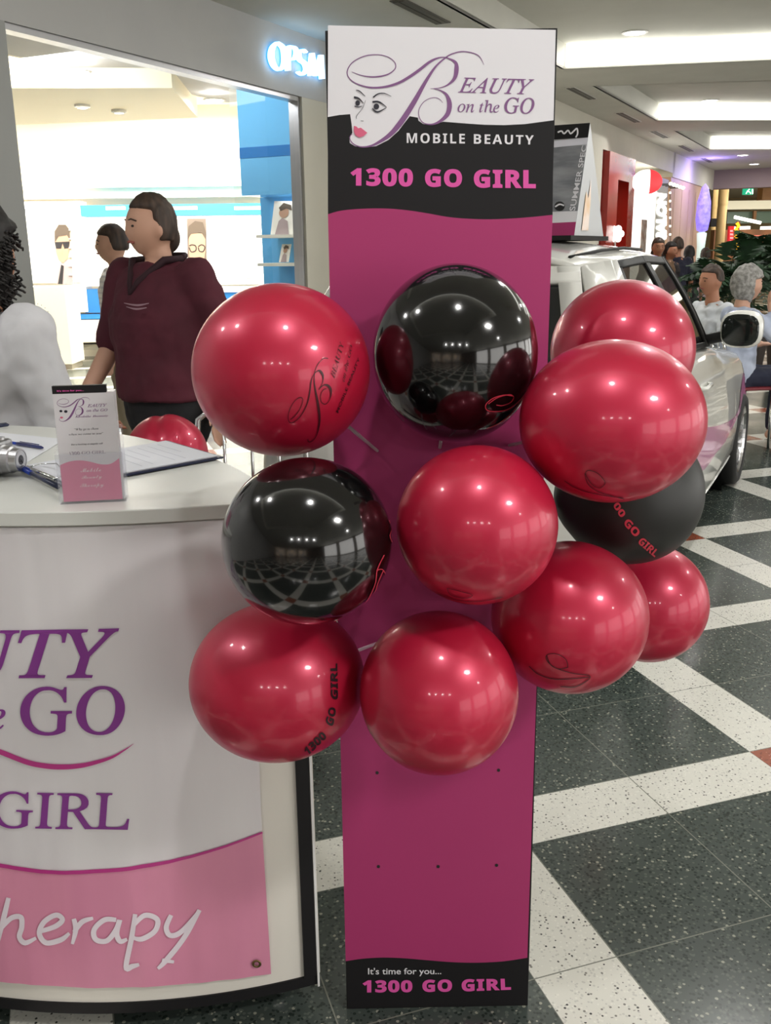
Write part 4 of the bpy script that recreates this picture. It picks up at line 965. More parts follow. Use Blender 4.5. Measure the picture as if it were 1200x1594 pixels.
for s_ in (1, -1):
    o = MB().add(*gpatch(0, 2, 0, 1, s_)).obj('rear_pillar', M_CARW, car, smooth=True); md = o.modifiers.new('s', 'SOLIDIFY'); md.thickness = .03; md.offset = -1 if s_ < 0 else 1; md.offset = 0
    # black window surround
    g = MB()
    for a in ((2, 2.12, 0, 1), (3, 4, 0, 1), (4.9, 5.25, 0, 1), (2, 5.2, .93, 1.0), (2, 5.2, 0, .06)): g.add(*gpatch(*a, s_, .003, 10))
    o = g.obj('window_surround', M_CARB, car, smooth=True); md = o.modifiers.new('s', 'SOLIDIFY'); md.thickness = .012; md.offset = 0
    MB().add(*gpatch(2.1, 3.0, .05, .94, s_)).obj('rear_side_window', M_TINT, car, smooth=True)
    MB().add(*gpatch(4.0, 4.95, .05, .94, s_)).obj('front_side_window', M_TINT, car, smooth=True)
    g = MB().add(*gpatch(5.25, 6, 0, 1, s_, .0)); o = g.obj('windscreen_pillar', M_CARB, car, smooth=True); md = o.modifiers.new('s', 'SOLIDIFY'); md.thickness = .03; md.offset = 0
g = MB(); vs = []; nf = 24; ny = 16
for i in range(nf + 1):
    f_ = 6 * i / nf; e = gpl(f_, 1.0)
    for j in range(ny + 1):
        t_ = -1 + 2 * j / ny; vs.append(V((e.x * t_, e.y + (.06 if i == nf else 0) * (1 - t_ * t_) - (.03 if i == 0 else 0) * (1 - t_ * t_), e.z + .075 * (1 - abs(t_) ** 2.4))))
g.add(vs, [(i * (ny + 1) + j, (i + 1) * (ny + 1) + j, (i + 1) * (ny + 1) + j + 1, i * (ny + 1) + j + 1) for i in range(nf) for j in range(ny)])
o = g.obj('roof', M_CARW, car, smooth=True); md = o.modifiers.new('s', 'SOLIDIFY'); md.thickness = .02; md.offset = -1
for s_ in (1, -1):
    g = MB().tube([V((s_ * .44, .42, 1.468)), V((s_ * .475, .75, 1.492)), V((s_ * .485, 1.1, 1.50)), V((s_ * .475, 1.5, 1.492))], .007, 8); g.obj('roof_strip', M_CARB, car, smooth=True)
def cross_patch(e0, e1, z_b0, z_b1, n=12, m_=6, inset=0.):
    vs = []
    for i in range(m_ + 1):
        a = e0.lerp(e1, i / m_); bz_ = z_b0 + (z_b1 - z_b0) * i / m_
        for j in range(n + 1):
            t_ = -1 + 2 * j / n; vs.append(V(((abs(a.x) - inset) * t_, a.y + bz_ * (1 - t_ * t_), a.z)))
    return vs, [(i * (n + 1) + j, (i + 1) * (n + 1) + j, (i + 1) * (n + 1) + j + 1, i * (n + 1) + j + 1) for i in range(m_) for j in range(n)]
rb, rt = gp(0, 0), gp(0, 1)
MB().add(*cross_patch(rb.lerp(rt, .08), rb.lerp(rt, .88), -.05, -.035, inset=.05)).obj('rear_window', mat('dark_rear_glass', srgb(24, 28, 30), .06, 0, .6, spec=.6), car, smooth=True)
g = MB()
def hatch_frame(t0, t1): g.add(*cross_patch(rb.lerp(rt, t0), rb.lerp(rt, t1), -.052, -.05 if t1 < .5 else -.03))
hatch_frame(0, .12); hatch_frame(.86, 1.0)
for s_ in (1, -1):
    a = [rb.lerp(rt, k / 6) for k in range(7)]
    vs = [];
    for q_ in a: vs += [V((s_ * abs(q_.x), q_.y, q_.z)), V((s_ * (abs(q_.x) - .085), q_.y - .012, q_.z))]
    g.add(vs, [(2 * k, 2 * k + 1, 2 * k + 3, 2 * k + 2) for k in range(6)])
o = g.obj('tailgate_frame', M_CARW, car, smooth=True); md = o.modifiers.new('s', 'SOLIDIFY'); md.thickness = .025; md.offset = 0
fb, ft = gp(6, 0), gp(6, 1)
MB().add(*cross_patch(fb, ft, .16, .06)).obj('windscreen', M_TINT, car, smooth=True)
MB().box((-.70, .2, 1.0), (.70, 2.2, 1.002)).box((-.68, 1.85, 1.0), (.68, 2.15, 1.04)).obj('cabin_floor', mat('dark_interior', srgb(34, 34, 34), .8), car)
for s_ in (.35, -.35):
    g = MB().ell((s_, 1.25, 1.08), .22, .07, .16, 16, 10); g.ell((s_, 1.22, 1.30), .12, .05, .07, 16, 10); g.obj('front_seat', mat('seat_cloth', srgb(60, 60, 58), .9), car, smooth=True)
# lamps, handle, mirrors, wheels, sill
for s_ in (1, -1):
    g = MB().ell((s_ * .72, .07, .86), .07, .06, .16, 14, 10); g.obj('tail_lamp', mat('tail_lamp_red', srgb(150, 16, 20), .15, 0, 1), car, smooth=True)
    g = MB().ell((s_ * .62, 3.66, .68), .13, .10, .07, 14, 10); g.obj('headlamp', mat('headlamp_clear', srgb(220, 224, 228), .08, .3, 1), car, smooth=True)
    x_ = side_x(1.42, .86); MB().tube([(s_ * (x_ + .0), 1.38, .86), (s_ * (x_ + .022), 1.41, .86), (s_ * (x_ + .022), 1.56, .86), (s_ * (x_), 1.59, .86)], .010, 8).obj('door_handle', M_CARW, car, smooth=True)
    mh = MB().ell((s_ * .90, 2.02, 1.09), .105, .075, .095, 20, 14, fn=lambda d: 1.0 / max(abs(d.x) ** 3 + abs(d.z) ** 3 + abs(d.y) ** 3, .2) ** (1 / 3)); mo = mh.obj('wing_mirror', M_CARW, car, smooth=True)
    MB().ell((s_ * .90, 1.946, 1.09), .092, .012, .082, 20, 14, fn=lambda d: 1.0 / max(abs(d.x) ** 3 + abs(d.z) ** 3 + abs(d.y) ** 3, .2) ** (1 / 3) * .98).obj('mirror_glass', mat('mirror_dark', srgb(30, 34, 32), .06, .2), mo, smooth=True)
    MB().capsule((s_ * .72, 2.02, 1.03), .03, (s_ * .84, 2.02, 1.06), .028, 10).obj('mirror_arm', M_CARB, mo, smooth=True)
    vs = []
    n_ = 30
    for i in range(n_ + 1):
        y = 1.02 + 1.76 * i / n_
        for z in (.235, .27): vs.append((s_ * (side_x(y, z) + .004), y, z))
    o = MB().add(vs, [(2 * i, 2 * i + 1, 2 * i + 3, 2 * i + 2) for i in range(n_)]).obj('sill_trim', mat('sill_silver', srgb(190, 190, 186), .25, .4), car); md = o.modifiers.new('s', 'SOLIDIFY'); md.thickness = .012; md.offset = 0
    for k, wy in enumerate((.62, 3.18)):
        fx = lambda x, y, z: V((s_ * (.735 + z), wy + x, .30 + y))
        wv = MB().lathe([(.19, -.09), (.27, -.095), (.293, -.075), (.30, -.03), (.30, .03), (.293, .075), (.27, .095), (.215, .09), (.205, .06), (.19, .0)], 44, f=fx).obj('wheel', M_TYRE, car, smooth=True, label='black tyre and silver rim')
        r_ = MB().lathe([(.215, .088), (.20, .075), (.195, .03), (.20, -.05)], 40, f=fx)
        r_.lathe([(.001, .06), (.05, .06), (.055, .04)], 24, f=fx)
        for q in range(7):
            a = 2 * PI * q / 7; ca, sa = math.cos(a), math.sin(a)
            P_ = lambda u, v, z: fx(u * ca - v * sa, u * sa + v * ca, z)
            r_.add([P_(.04, -.02, .055), P_(.04, .02, .055), P_(.2, .028, .075), P_(.2, -.028, .075), P_(.04, -.02, .03), P_(.04, .02, .03), P_(.2, .028, .04), P_(.2, -.028, .04)], [(0, 1, 2, 3), (0, 3, 7, 4), (1, 5, 6, 2)])
        r_.obj('rim', mat('alloy_rim', (.62, .62, .63), .22, 1.), wv)
        MB().lathe([(.001, -.10), (.37, -.10), (.37, .02)], 30, f=fx).obj('wheel_well', M_CARB, car) 
MB().box((-.25, -.006, .62), (.25, .004, .72)).obj('number_plate', M_WHITE, car)
# pink decal following the flank
def flank(x, y):
    q_ = atpl(x, y, NV * -.655, NV); yy = q_.dot(MV) - M0; return yy, q_.z
M_DEC = mat('pink_decal', srgb(214, 130, 180), .3, 0, 1.)
dp = [flank(x, y) for x, y in catmull([(1060, 700), (1080, 738), (1098, 726), (1112, 706), (1126, 690), (1142, 662), (1158, 640), (1172, 618), (1183, 596), (1184, 582), (1178, 576), (1168, 586), (1160, 612), (1154, 636), (1146, 648), (1130, 658), (1110, 664), (1090, 664), (1070, 660), (1055, 672), (1060, 700)], 4)]
def decal_fill(poly, name):
    # grid clip: rows of z, spans inside the outline
    zs = [p_[1] for p_ in poly]; z0, z1 = min(zs), max(zs); n_ = 60; g = MB()
    def spans(z):
        xs = []
        for (y0, a0), (y1, a1) in zip(poly, poly[1:] + poly[:1]):
            if (a0 <= z) != (a1 <= z): xs.append(y0 + (y1 - y0) * (z - a0) / (a1 - a0))
        xs.sort(); return list(zip(xs[::2], xs[1::2]))
    for i in range(n_):
        za_, zb_ = z0 + (z1 - z0) * i / n_, z0 + (z1 - z0) * (i + 1) / n_; A_, B_ = spans(za_ + 1e-5), spans(zb_ - 1e-5)
        if len(A_) != len(B_): A_ = B_ = spans((za_ + zb_) / 2)
        for (a0, a1), (b0, b1) in zip(A_, B_):
            k = max(2, int(max(a1 - a0, b1 - b0) / .08)); vs = []
            for j in range(k + 1):
                ya = a0 + (a1 - a0) * j / k; yb = b0 + (b1 - b0) * j / k
                vs += [(side_x(ya, za_) + .003, ya, za_), (side_x(yb, zb_) + .003, yb, zb_)]
            g.add(vs, [(2 * j, 2 * j + 2, 2 * j + 3, 2 * j + 1) for j in range(k)])
    return g.obj(name, M_DEC, car)
decal_fill(dp, 'decal_wave')

# roof topper: A-shaped advertising box
ap = W(4.38, -1.2, 2.03); b1 = W(4.20, -1.2, 1.555); b2_ = W(4.70, -1.2, 1.555); WD = NV * -1.0
tp_ = thing('roof_topper', 'triangular advertising box with SUMMER SPEC lettering on the car roof', 'advertising box', W(4.4, -1.6, 1.55), -AX)
M_TOPG = mat('topper_grey', srgb(190, 192, 194), .4)
g = MB().rings([[b1, b2_, ap], [b1 + WD, b2_ + WD, ap + WD]]); rebase(g, tp_).obj('box', M_TOPG, tp_)
rebase(MB().box((4.08, -2.22, 1.535), (4.72, -1.18, 1.555), W), tp_).obj('base_plate', M_CARB, tp_)
nrm = (b2_ - b1).cross(ap - b1); rn = (ap - b1).cross(WD).normalized()
if rn.dot(-MV) < 0: rn = -rn
TP = lambda off: (lambda x, y: atpl(x, y, b1 + rn * off, rn))
ft_ = TP(.004)
def topface(u, v, off): return b1.lerp(ap, v) + WD * (1 - u) + rn * off      # u: 1 at right edge
def quadp(v0, v1, off, m, nm, wav=0.):
    n_ = 24; g = MB(); vs = []
    for i in range(n_ + 1):
        u = i / n_; wv_ = wav * math.sin(u * 7); vs += [topface(u, v0 + (wv_ if v0 > 0 else 0), off), topface(u, v1 + (wv_ if v1 < .99 else 0), off)]
    g.add(vs, [(2 * i, 2 * i + 2, 2 * i + 3, 2 * i + 1) for i in range(n_)]); return rebase(g, tp_).obj(nm, m, tp_)
quadp(0, .115, .003, M_SPNK, 'pink_band', .006); quadp(.115, .215, .003, M_SWHT, 'white_band', .006)
quadp(.215, .80, .003, noisy('grey_photo', srgb(112, 114, 120), srgb(150, 152, 156), 6, .4, stretch=(1, 1, 4)), 'photo_panel'); quadp(.80, .86, .0035, mat('photo_white', srgb(214, 214, 224), .4), 'cloud_band', .01); quadp(.87, 1., .003, M_SBLK, 'black_band')
g = MB(); text(g, 'SUMMER SPEC', [(895, 328), (913.5, 226), (906, 226), (886, 328)], TP(.006), .01); rebase(g, tp_).obj('lettering', M_SWHT, tp_)
g = MB(); ribbon(g, [(868, 206), (874, 204), (878, 208), (884, 203), (888, 208), (893, 204), (898, 200), (899, 208), (896, 214)], 2.4, TP(.006), 5); rebase(g, tp_).obj('script_mark', M_SWHT, tp_)
g = MB(); blob(g, 871, 321, 8, 7.5, TP(.006), 20); rebase(g, tp_).obj('printed_ball', M_BLACK, tp_)
g = MB(); ribbon(g, [(864, 322), (871, 318), (878, 320)], 2.4, TP(.008), 5); rebase(g, tp_).obj('ball_stripe', M_SWHT, tp_)
def EP(u, v): return b1.lerp(b2_, u) + V((0, 0, (ap.z - b1.z) * v)) + NV * .004
g = MB(); g.poly([EP(.20, .05), EP(.42, .05), EP(.46, .34), EP(.44, .52), EP(.38, .34), EP(.30, .4)]); rebase(g, tp_).obj('drink_print', noisy('drink_orange', srgb(222, 180, 120), srgb(236, 220, 210), 8, .4), tp_)

# ================================================================ PEOPLE
def head_fn(d):
    x, y, z = d.x, d.y, d.z     # face looks along -y
    k = 1.0; fr = max(0, -y)
    k += .13 * math.exp(-((x / .11) ** 2 + ((z + .10) / .17) ** 2)) * fr ** 3        # nose
    k += .05 * math.exp(-((x / .07) ** 2 + ((z + .22) / .06) ** 2)) * fr ** 3
    k -= .05 * (math.exp(-(((x - .33) / .14) ** 2 + ((z - .04) / .11) ** 2)) + math.exp(-(((x + .33) / .14) ** 2 + ((z - .04) / .11) ** 2))) * fr    # eye sockets
    k += .03 * math.exp(-((z - .20) / .09) ** 2) * fr * (1 if abs(x) < .6 else .3)
    k += .04 * math.exp(-((x / .22) ** 2 + ((z + .46) / .07) ** 2)) * fr             # lips
    k += .06 * math.exp(-((x / .3) ** 2 + ((z + .82) / .18) ** 2)) * fr              # chin
    if z < -.2: k *= 1 - .22 * min(1, (-z - .2) / .8) * (abs(x) ** .5)
    return k
def add_head(mb, P, yaw=0, tilt=0, s=1.0):
    R_ = Euler((tilt, 0, yaw)).to_matrix(); c_ = V(P)
    mb.ell(c_, .076 * s, .096 * s, .118 * s, 40, 30, rot=R_, fn=head_fn)
    for e in (-1, 1): mb.ell(c_ + R_ @ V((e * .077 * s, .008 * s, -.005 * s)), .012 * s, .022 * s, .032 * s, 10, 8, rot=R_)
    mb.capsule(c_ + R_ @ V((0, .02 * s, -.06 * s)), .052 * s, c_ + R_ @ V((0, .035 * s, -.15 * s)), .056 * s, 14)
    return R_
def add_hand(mb, wrist, d, side, palm_n, curl=.35, s=1.0):
    d = V(d).normalized(); n = V(palm_n); n = (n - d * n.dot(d)).normalized(); x = d.cross(n) * side; w0 = V(wrist)
    c_ = w0 + d * .045 * s
    R_ = Matrix((x, d, n)).transposed(); mb.ell(c_, .040 * s, .052 * s, .016 * s, 14, 10, rot=R_)
    for k, (o_, L_) in enumerate(((-.028, .062), (-.009, .072), (.010, .067), (.028, .052))):
        p0 = c_ + d * .035 * s + x * o_ * s; d1 = (d - n * curl * .6).normalized(); p1 = p0 + d1 * L_ * .45 * s; d2 = (d - n * curl * 1.6).normalized(); p2 = p1 + d2 * L_ * .3 * s; d3 = (d - n * curl * 2.8).normalized(); p3 = p2 + d3 * L_ * .25 * s
        mb.capsule(p0, .0095 * s, p1, .0088 * s, 8, 2); mb.capsule(p1, .0088 * s, p2, .008 * s, 8, 2); mb.capsule(p2, .008 * s, p3, .007 * s, 8, 2)
    t0 = c_ - x * .03 * s - d * .02 * s; t1 = t0 + (d * .6 - x * .8 - n * .2).normalized() * .035 * s; t2 = t1 + (d * .9 - x * .25 - n * .4).normalized() * .028 * s
    mb.capsule(t0, .012 * s, t1, .0105 * s, 8, 2); mb.capsule(t1, .0105 * s, t2, .008 * s, 8, 2)
def torso(mb, rows, infl=0.):
    """rows: (centre, rx, ry) along the spine"""
    rg = []
    for (cx_, cy_, cz_), rx, ry in rows:
        rg.append([(cx_ + (rx + infl) * math.cos(2 * PI * k / 28), cy_ + (ry + infl) * math.sin(2 * PI * k / 28), cz_) for k in range(28)])
    return mb.rings(rg)
FOLD = bpy.data.textures.new('cloth_folds', 'CLOUDS'); FOLD.noise_scale = .11; FOLD.noise_depth = 2
def soft(mb, name, m, parent, vox=.012, it_=6, label=None):
    o = mb.obj(name, m, parent, smooth=True, label=label)
    r = o.modifiers.new('r', 'REMESH'); r.mode = 'VOXEL'; r.voxel_size = vox; r.use_smooth_shade = True
    s_ = o.modifiers.new('s', 'SMOOTH'); s_.factor = .5; s_.iterations = it_
    if name in ('shirt', 'polo_shirt', 'trousers'):
        d_ = o.modifiers.new('d', 'DISPLACE'); d_.texture = FOLD; d_.strength = .05 if name == 'shirt' else .028; d_.mid_level = .5; d_.texture_coords = 'LOCAL'
    return o
def eyes_mouth(t, P, R_, s, brow=True):
    g = MB()
    for e in (-1, 1): g.ell(V(P) + R_ @ V((e * .029 * s, -.078 * s, .006 * s)), .011 * s, .010 * s, .007 * s, 10, 8, rot=R_)
    g.obj('eyes', mat('eye_dark', srgb(50, 40, 36), .2), t, smooth=True)
    g = MB()
    for e in (-1, 1): g.tube([V(P) + R_ @ V((e * .012 * s, -.090 * s, .028 * s)), V(P) + R_ @ V((e * .03 * s, -.088 * s, .032 * s)), V(P) + R_ @ V((e * .05 * s, -.074 * s, .024 * s))], .003 * s, 6)
    if brow: g.obj('eyebrows', mat('brow_brown', srgb(70, 54, 44), .8), t, smooth=True)
    MB().tube([V(P) + R_ @ V((-.024 * s, -.080 * s, -.055 * s)), V(P) + R_ @ V((0, -.093 * s, -.052 * s)), V(P) + R_ @ V((.024 * s, -.080 * s, -.055 * s))], .0045 * s, 6).obj('lips', mat('lip_natural', srgb(160, 92, 84), .5), t, smooth=True)
def hair_cap(mb, P, R_, s, cut_f, amp=.12, fs=9, rad=(.090, .110, .130)):
    def fn(d):
        q_ = cut_f(d); return q_ * (1 + amp * noise.noise(V(d) * fs))
    mb.ell(V(P) + R_ @ V((0, .010 * s, .012 * s)), rad[0] * s, rad[1] * s, rad[2] * s, 56, 40, rot=R_, fn=fn); return mb
M_SKIN = mat('skin_light', srgb(206, 160, 136), .5); M_SKIN2 = mat('skin_tan', srgb(176, 122, 94), .5)
M_HB = noisy('hair_dark_brown', srgb(44, 34, 28), srgb(78, 60, 48), 40, .6, stretch=(1, 1, .2)); M_HBK = mat('hair_black', srgb(26, 22, 20), .6); M_HG = noisy('hair_grey', srgb(120, 118, 114), srgb(170, 168, 164), 40, .7)
face_cut = lambda d: (.72 if (d.y < -.15 and d.z < .42) or (d.y < .1 and d.z < -.15 and abs(d.x) < .95) else 1.0) if d.z > -.45 else .72

# --- walking woman in the maroon polo shirt
wm_ = thing('person', 'woman in a maroon polo shirt and black trousers walking past the shop front', 'person', (-.87, 3.8, 0), math.radians(-34)); wm_.scale = (1.03, 1.03, 1.04)
# local: faces -y; photo shows her turned to the left
hp = (-.00, -.03, 1.535)
g = MB(); R_ = add_head(g, hp, math.radians(-20), 0, .94)
torso(g, [((0, 0, .82), .17, .13), ((0, 0, .95), .185, .14), ((0, 0, 1.1), .165, .13), ((0, -.01, 1.25), .175, .135), ((0, 0, 1.36), .17, .10), ((0, 0, 1.41), .09, .07)])
for s_ in (-1, 1):
    hip = V((s_ * .09, 0, .86)); fwd = -.16 * s_; kn = V((s_ * .09, fwd * .8 - .04, .47)); an = V((s_ * .09, fwd * 1.5 + .06, .09))
    g.capsule(hip, .095, kn, .062); g.capsule(kn, .06, an, .042); g.capsule(an + V((0, .02, -.045)), .038, an + V((0, -.15, -.055)), .03)
    sh_ = V((s_ * .185, 0, 1.36)); el = V((s_ * .245, .02 + fwd * -.4, 1.10)); wr2 = V((s_ * .25, -.10 - fwd * .8, .88))
    g.capsule(sh_, .058, el, .044); g.capsule(el, .043, wr2, .028); add_hand(g, wr2, (0, -.25, -1), s_, (-s_, 0, 0), .4)
soft(g, 'body', M_SKIN, wm_, .0085, 5)
g = MB(); torso(g, [((0, 0, .905), .205, .175), ((0, 0, .97), .21, .178), ((0, -.005, 1.08), .20, .17), ((0, -.02, 1.2), .205, .175), ((0, -.01, 1.3), .195, .145), ((0, 0, 1.375), .18, .10), ((0, 0.005, 1.415), .10, .078)])
for s_ in (-1, 1):
    fwd = -.16 * s_; sh_ = V((s_ * .185, 0, 1.36)); el = V((s_ * .245, .02 + fwd * -.4, 1.12)); g.capsule(sh_, .075, el, .066, 18)
M_MAROON = noisy('maroon_jersey', srgb(72, 22, 36), srgb(86, 28, 44), 6, .85, bump=.2)
soft(g, 'polo_shirt', M_MAROON, wm_, .012, 4)
g = MB(); g.tube([(0.095, .03, 1.425), (.085, -.05, 1.42), (.02, -.125, 1.345), (0, -.15, 1.30)], [.012, .014, .013, .008], 10); g.tube([(-.095, .03, 1.425), (-.085, -.05, 1.42), (-.02, -.125, 1.345), (0, -.15, 1.30)], [.012, .014, .013, .008], 10); g.tube([(.095, .03, 1.425), (.05, .09, 1.435), (-.05, .09, 1.435), (-.095, .03, 1.425)], .013, 10)
g.obj('collar', mat('collar_dark', srgb(44, 16, 26), .8), wm_, smooth=True)
g = MB(); 
for st in ([(-.13, 1.275), (-.08, 1.268), (-.02, 1.275)], [(-.12, 1.26), (-.075, 1.255), (-.03, 1.262)]): ribbon(g, st, [.003, .007, .002], lambda x, y: V((-x + .02, -.198 - .02 * math.cos(x * 9) + .35 * x * x, y)), 6)
g.obj('embroidered_mark', mat('mark_grey', srgb(150, 120, 130), .6), wm_)
g = MB(); torso(g, [((0, 0, .80), .18, .145), ((0, 0, .93), .19, .15)])
for s_ in (-1, 1):
    fwd = -.16 * s_; hip = V((s_ * .09, 0, .86)); kn = V((s_ * .09, fwd * .8 - .04, .47)); an = V((s_ * .09, fwd * 1.5 + .06, .12)); g.capsule(hip, .108, kn, .075); g.capsule(kn, .075, an, .062)
soft(g, 'trousers', mat('black_trousers', srgb(20, 20, 24), .8), wm_, .012, 4)
eyes_mouth(wm_, hp, R_, .94)
g = MB(); hair_cap(g, hp, R_, .92, lambda d: (.72 if (d.y < -.22 and d.z < .52) or (d.y < .0 and d.z < -.1) else 1.0) if d.z > -.55 else .72, .07, 7, (.088, .106, .126)); g.ell((0.01, .045, 1.50), .055, .042, .058, 18, 12)
soft(g, 'hair', M_HB, wm_, .007, 3)
for s_ in (-1, 1):
    fwd = -.16 * s_; an = V((s_ * .09, fwd * 1.5 + .06, .09)); g = MB().capsule(an + V((0, .03, -.045)), .044, an + V((0, -.16, -.055)), .034); g.obj('shoe', M_BLACK, wm_, smooth=True)

# --- shopper in white behind her
def standing(lab, loc, rz, shirt, hairm, skin, sc=1.0, trousers=None, long_hair=False, group=None):
    t = thing('person', lab, 'person', loc, rz, group); t.scale = (sc, sc, sc)
    hp = (0, -.02, 1.56); g = MB(); R_ = add_head(g, hp)
    torso(g, [((0, 0, .86), .15, .11), ((0, 0, .95), .16, .12), ((0, 0, 1.1), .14, .105), ((0, 0, 1.27), .165, .115), ((0, 0, 1.37), .15, .085), ((0, 0, 1.41), .07, .06)])
    for s_ in (-1, 1):
        g.capsule((s_ * .085, 0, .88), .085, (s_ * .09, -.01, .48), .058); g.capsule((s_ * .09, -.01, .48), .056, (s_ * .09, .02, .08), .04); g.capsule((s_ * .09, .03, .045), .036, (s_ * .09, -.14, .035), .03)
        g.capsule((s_ * .17, 0, 1.35), .05, (s_ * .22, .02, 1.09), .04); g.capsule((s_ * .22, .02, 1.09), .038, (s_ * .22, -.08, .86), .027); add_hand(g, (s_ * .22, -.08, .86), (0, -.2, -1), s_, (-s_, 0, 0))
    soft(g, 'body', skin, t, .012, 4)
    g = MB(); torso(g, [((0, 0, .86), .165, .13), ((0, 0, .95), .172, .135), ((0, 0, 1.1), .155, .125), ((0, 0, 1.27), .18, .13), ((0, 0, 1.37), .165, .095), ((0, 0, 1.415), .08, .068)])
    for s_ in (-1, 1): g.capsule((s_ * .17, 0, 1.35), .062, (s_ * .215, .015, 1.14), .055)
    soft(g, 'shirt', shirt, t, .014, 4)
    g = MB(); torso(g, [((0, 0, .82), .16, .12), ((0, 0, .93), .168, .128)])
    for s_ in (-1, 1): g.capsule((s_ * .085, 0, .88), .096, (s_ * .09, -.01, .48), .07); g.capsule((s_ * .09, -.01, .48), .07, (s_ * .09, .02, .11), .058)
    soft(g, 'trousers', trousers or mat('dark_trousers', srgb(40, 40, 48), .8), t, .014, 4)
    g = MB(); hair_cap(g, hp, R_, 1.0, face_cut, .06, 7)
    if long_hair: g.ell((0, .07, 1.42), .085, .05, .18, 20, 14)
    soft(g, 'hair', hairm, t, .012, 3)
    eyes_mouth(t, hp, R_, 1.0); return t
M_STRIPE = mat('striped_top', srgb(226, 226, 230), .7)
nt = M_STRIPE.node_tree; tcn = nt.nodes.new('ShaderNodeTexCoord'); wv = nt.nodes.new('ShaderNodeTexWave'); wv.bands_direction = 'Z'; wv.inputs['Scale'].default_value = 9
crm = nt.nodes.new('ShaderNodeValToRGB'); crm.color_ramp.elements[0].color = (*srgb(212, 213, 220), 1); crm.color_ramp.elements[1].color = (*srgb(236, 236, 238), 1); crm.color_ramp.elements[0].position = .2; crm.color_ramp.elements[1].position = .5
nt.links.new(tcn.outputs['Object'], wv.inputs[0]); nt.links.new(wv.outputs[0], crm.inputs[0]); nt.links.new(crm.outputs[0], nt.nodes['Principled BSDF'].inputs['Base Color'])
P = atY(179, 400, 6.5)
standing('person in a white striped top standing in the shop behind the walking woman', (P.x, 6.5, 0), math.radians(-75), M_STRIPE, M_HB, M_SKIN, 1.0, mat('grey_trousers', srgb(150, 140, 120), .8))

# --- person at the far left with curly hair
lp = thing('person', 'person with dark curly hair and a white shirt cut off at the left edge', 'person', (-1.13, 2.72, 0), math.radians(150))
hp = (0, -.02, 1.49); g = MB(); R_ = add_head(g, hp)
torso(g, [((0, 0, .80), .16, .12), ((0, 0, .95), .165, .125), ((0, 0, 1.08), .14, .11), ((0, 0, 1.22), .17, .12), ((0, 0, 1.31), .155, .085), ((0, 0, 1.355), .07, .06)])
for s_ in (-1, 1):
    g.capsule((s_ * .085, 0, .84), .085, (s_ * .09, -.01, .46), .058); g.capsule((s_ * .09, -.01, .46), .056, (s_ * .09, .02, .08), .04); g.capsule((s_ * .09, .03, .045), .036, (s_ * .09, -.14, .035), .03)
    g.capsule((s_ * .175, 0, 1.30), .05, (s_ * .235, -.02, 1.04), .04); g.capsule((s_ * .235, -.02, 1.04), .038, (s_ * .17, -.22, 1.0), .027); add_hand(g, (s_ * .17, -.22, 1.0), (-s_ * .4, -1, 0), s_, (0, 0, 1))
soft(g, 'body', M_SKIN2, lp, .009, 5)
g = MB(); torso(g, [((0, 0, .82), .185, .15), ((0, 0, .95), .18, .145), ((0, 0, 1.08), .165, .135), ((0, 0, 1.22), .19, .14), ((0, 0, 1.31), .175, .10), ((0, 0, 1.36), .085, .075)])
for s_ in (-1, 1): g.capsule((s_ * .175, 0, 1.30), .075, (s_ * .235, -.02, 1.04), .066); g.capsule((s_ * .235, -.02, 1.04), .066, (s_ * .185, -.17, 1.01), .05)
soft(g, 'shirt', noisy('white_cotton_shirt', srgb(196, 196, 200), srgb(212, 212, 216), 5, .8, bump=.4), lp, .012, 3)
g = MB(); torso(g, [((0, 0, .76), .17, .13), ((0, 0, .9), .175, .135)])
for s_ in (-1, 1): g.capsule((s_ * .085, 0, .84), .096, (s_ * .09, -.01, .46), .07); g.capsule((s_ * .09, -.01, .46), .07, (s_ * .09, .02, .11), .058)
soft(g, 'trousers', mat('dark_trousers', srgb(40, 40, 48), .8), lp, .014, 4)
g = MB(); hair_cap(g, hp, R_, 1.12, lambda d: (.7 if (d.y < -.3 and -.6 < d.z < .45) else 1.08), .10, 5)
for k in range(420):
    a = random.uniform(0, 2 * PI); zz = random.uniform(-1.15, .98); rr = math.sqrt(max(0, 1 - min(1, zz * zz)))
    d = V((math.cos(a) * max(rr, .8 if zz < 0 else rr), math.sin(a) * max(rr, .8 if zz < 0 else rr), zz))
    if d.y < -.35 and d.z < .4: continue
    P0 = V(hp) + V((d.x * .115, .015 + d.y * .125, d.z * .145)); pts = []
    for q in range(10):
        an = q * 1.5 + a; pts.append(P0 + V((math.cos(an) * .008, math.sin(an) * .008, -q * .005)) + V((d.x, d.y, 0)) * q * .0015)
    g.tube(pts, .0036, 4)
g.obj('curly_hair', M_HBK, lp, smooth=True)
eyes_mouth(lp, hp, R_, 1.0)

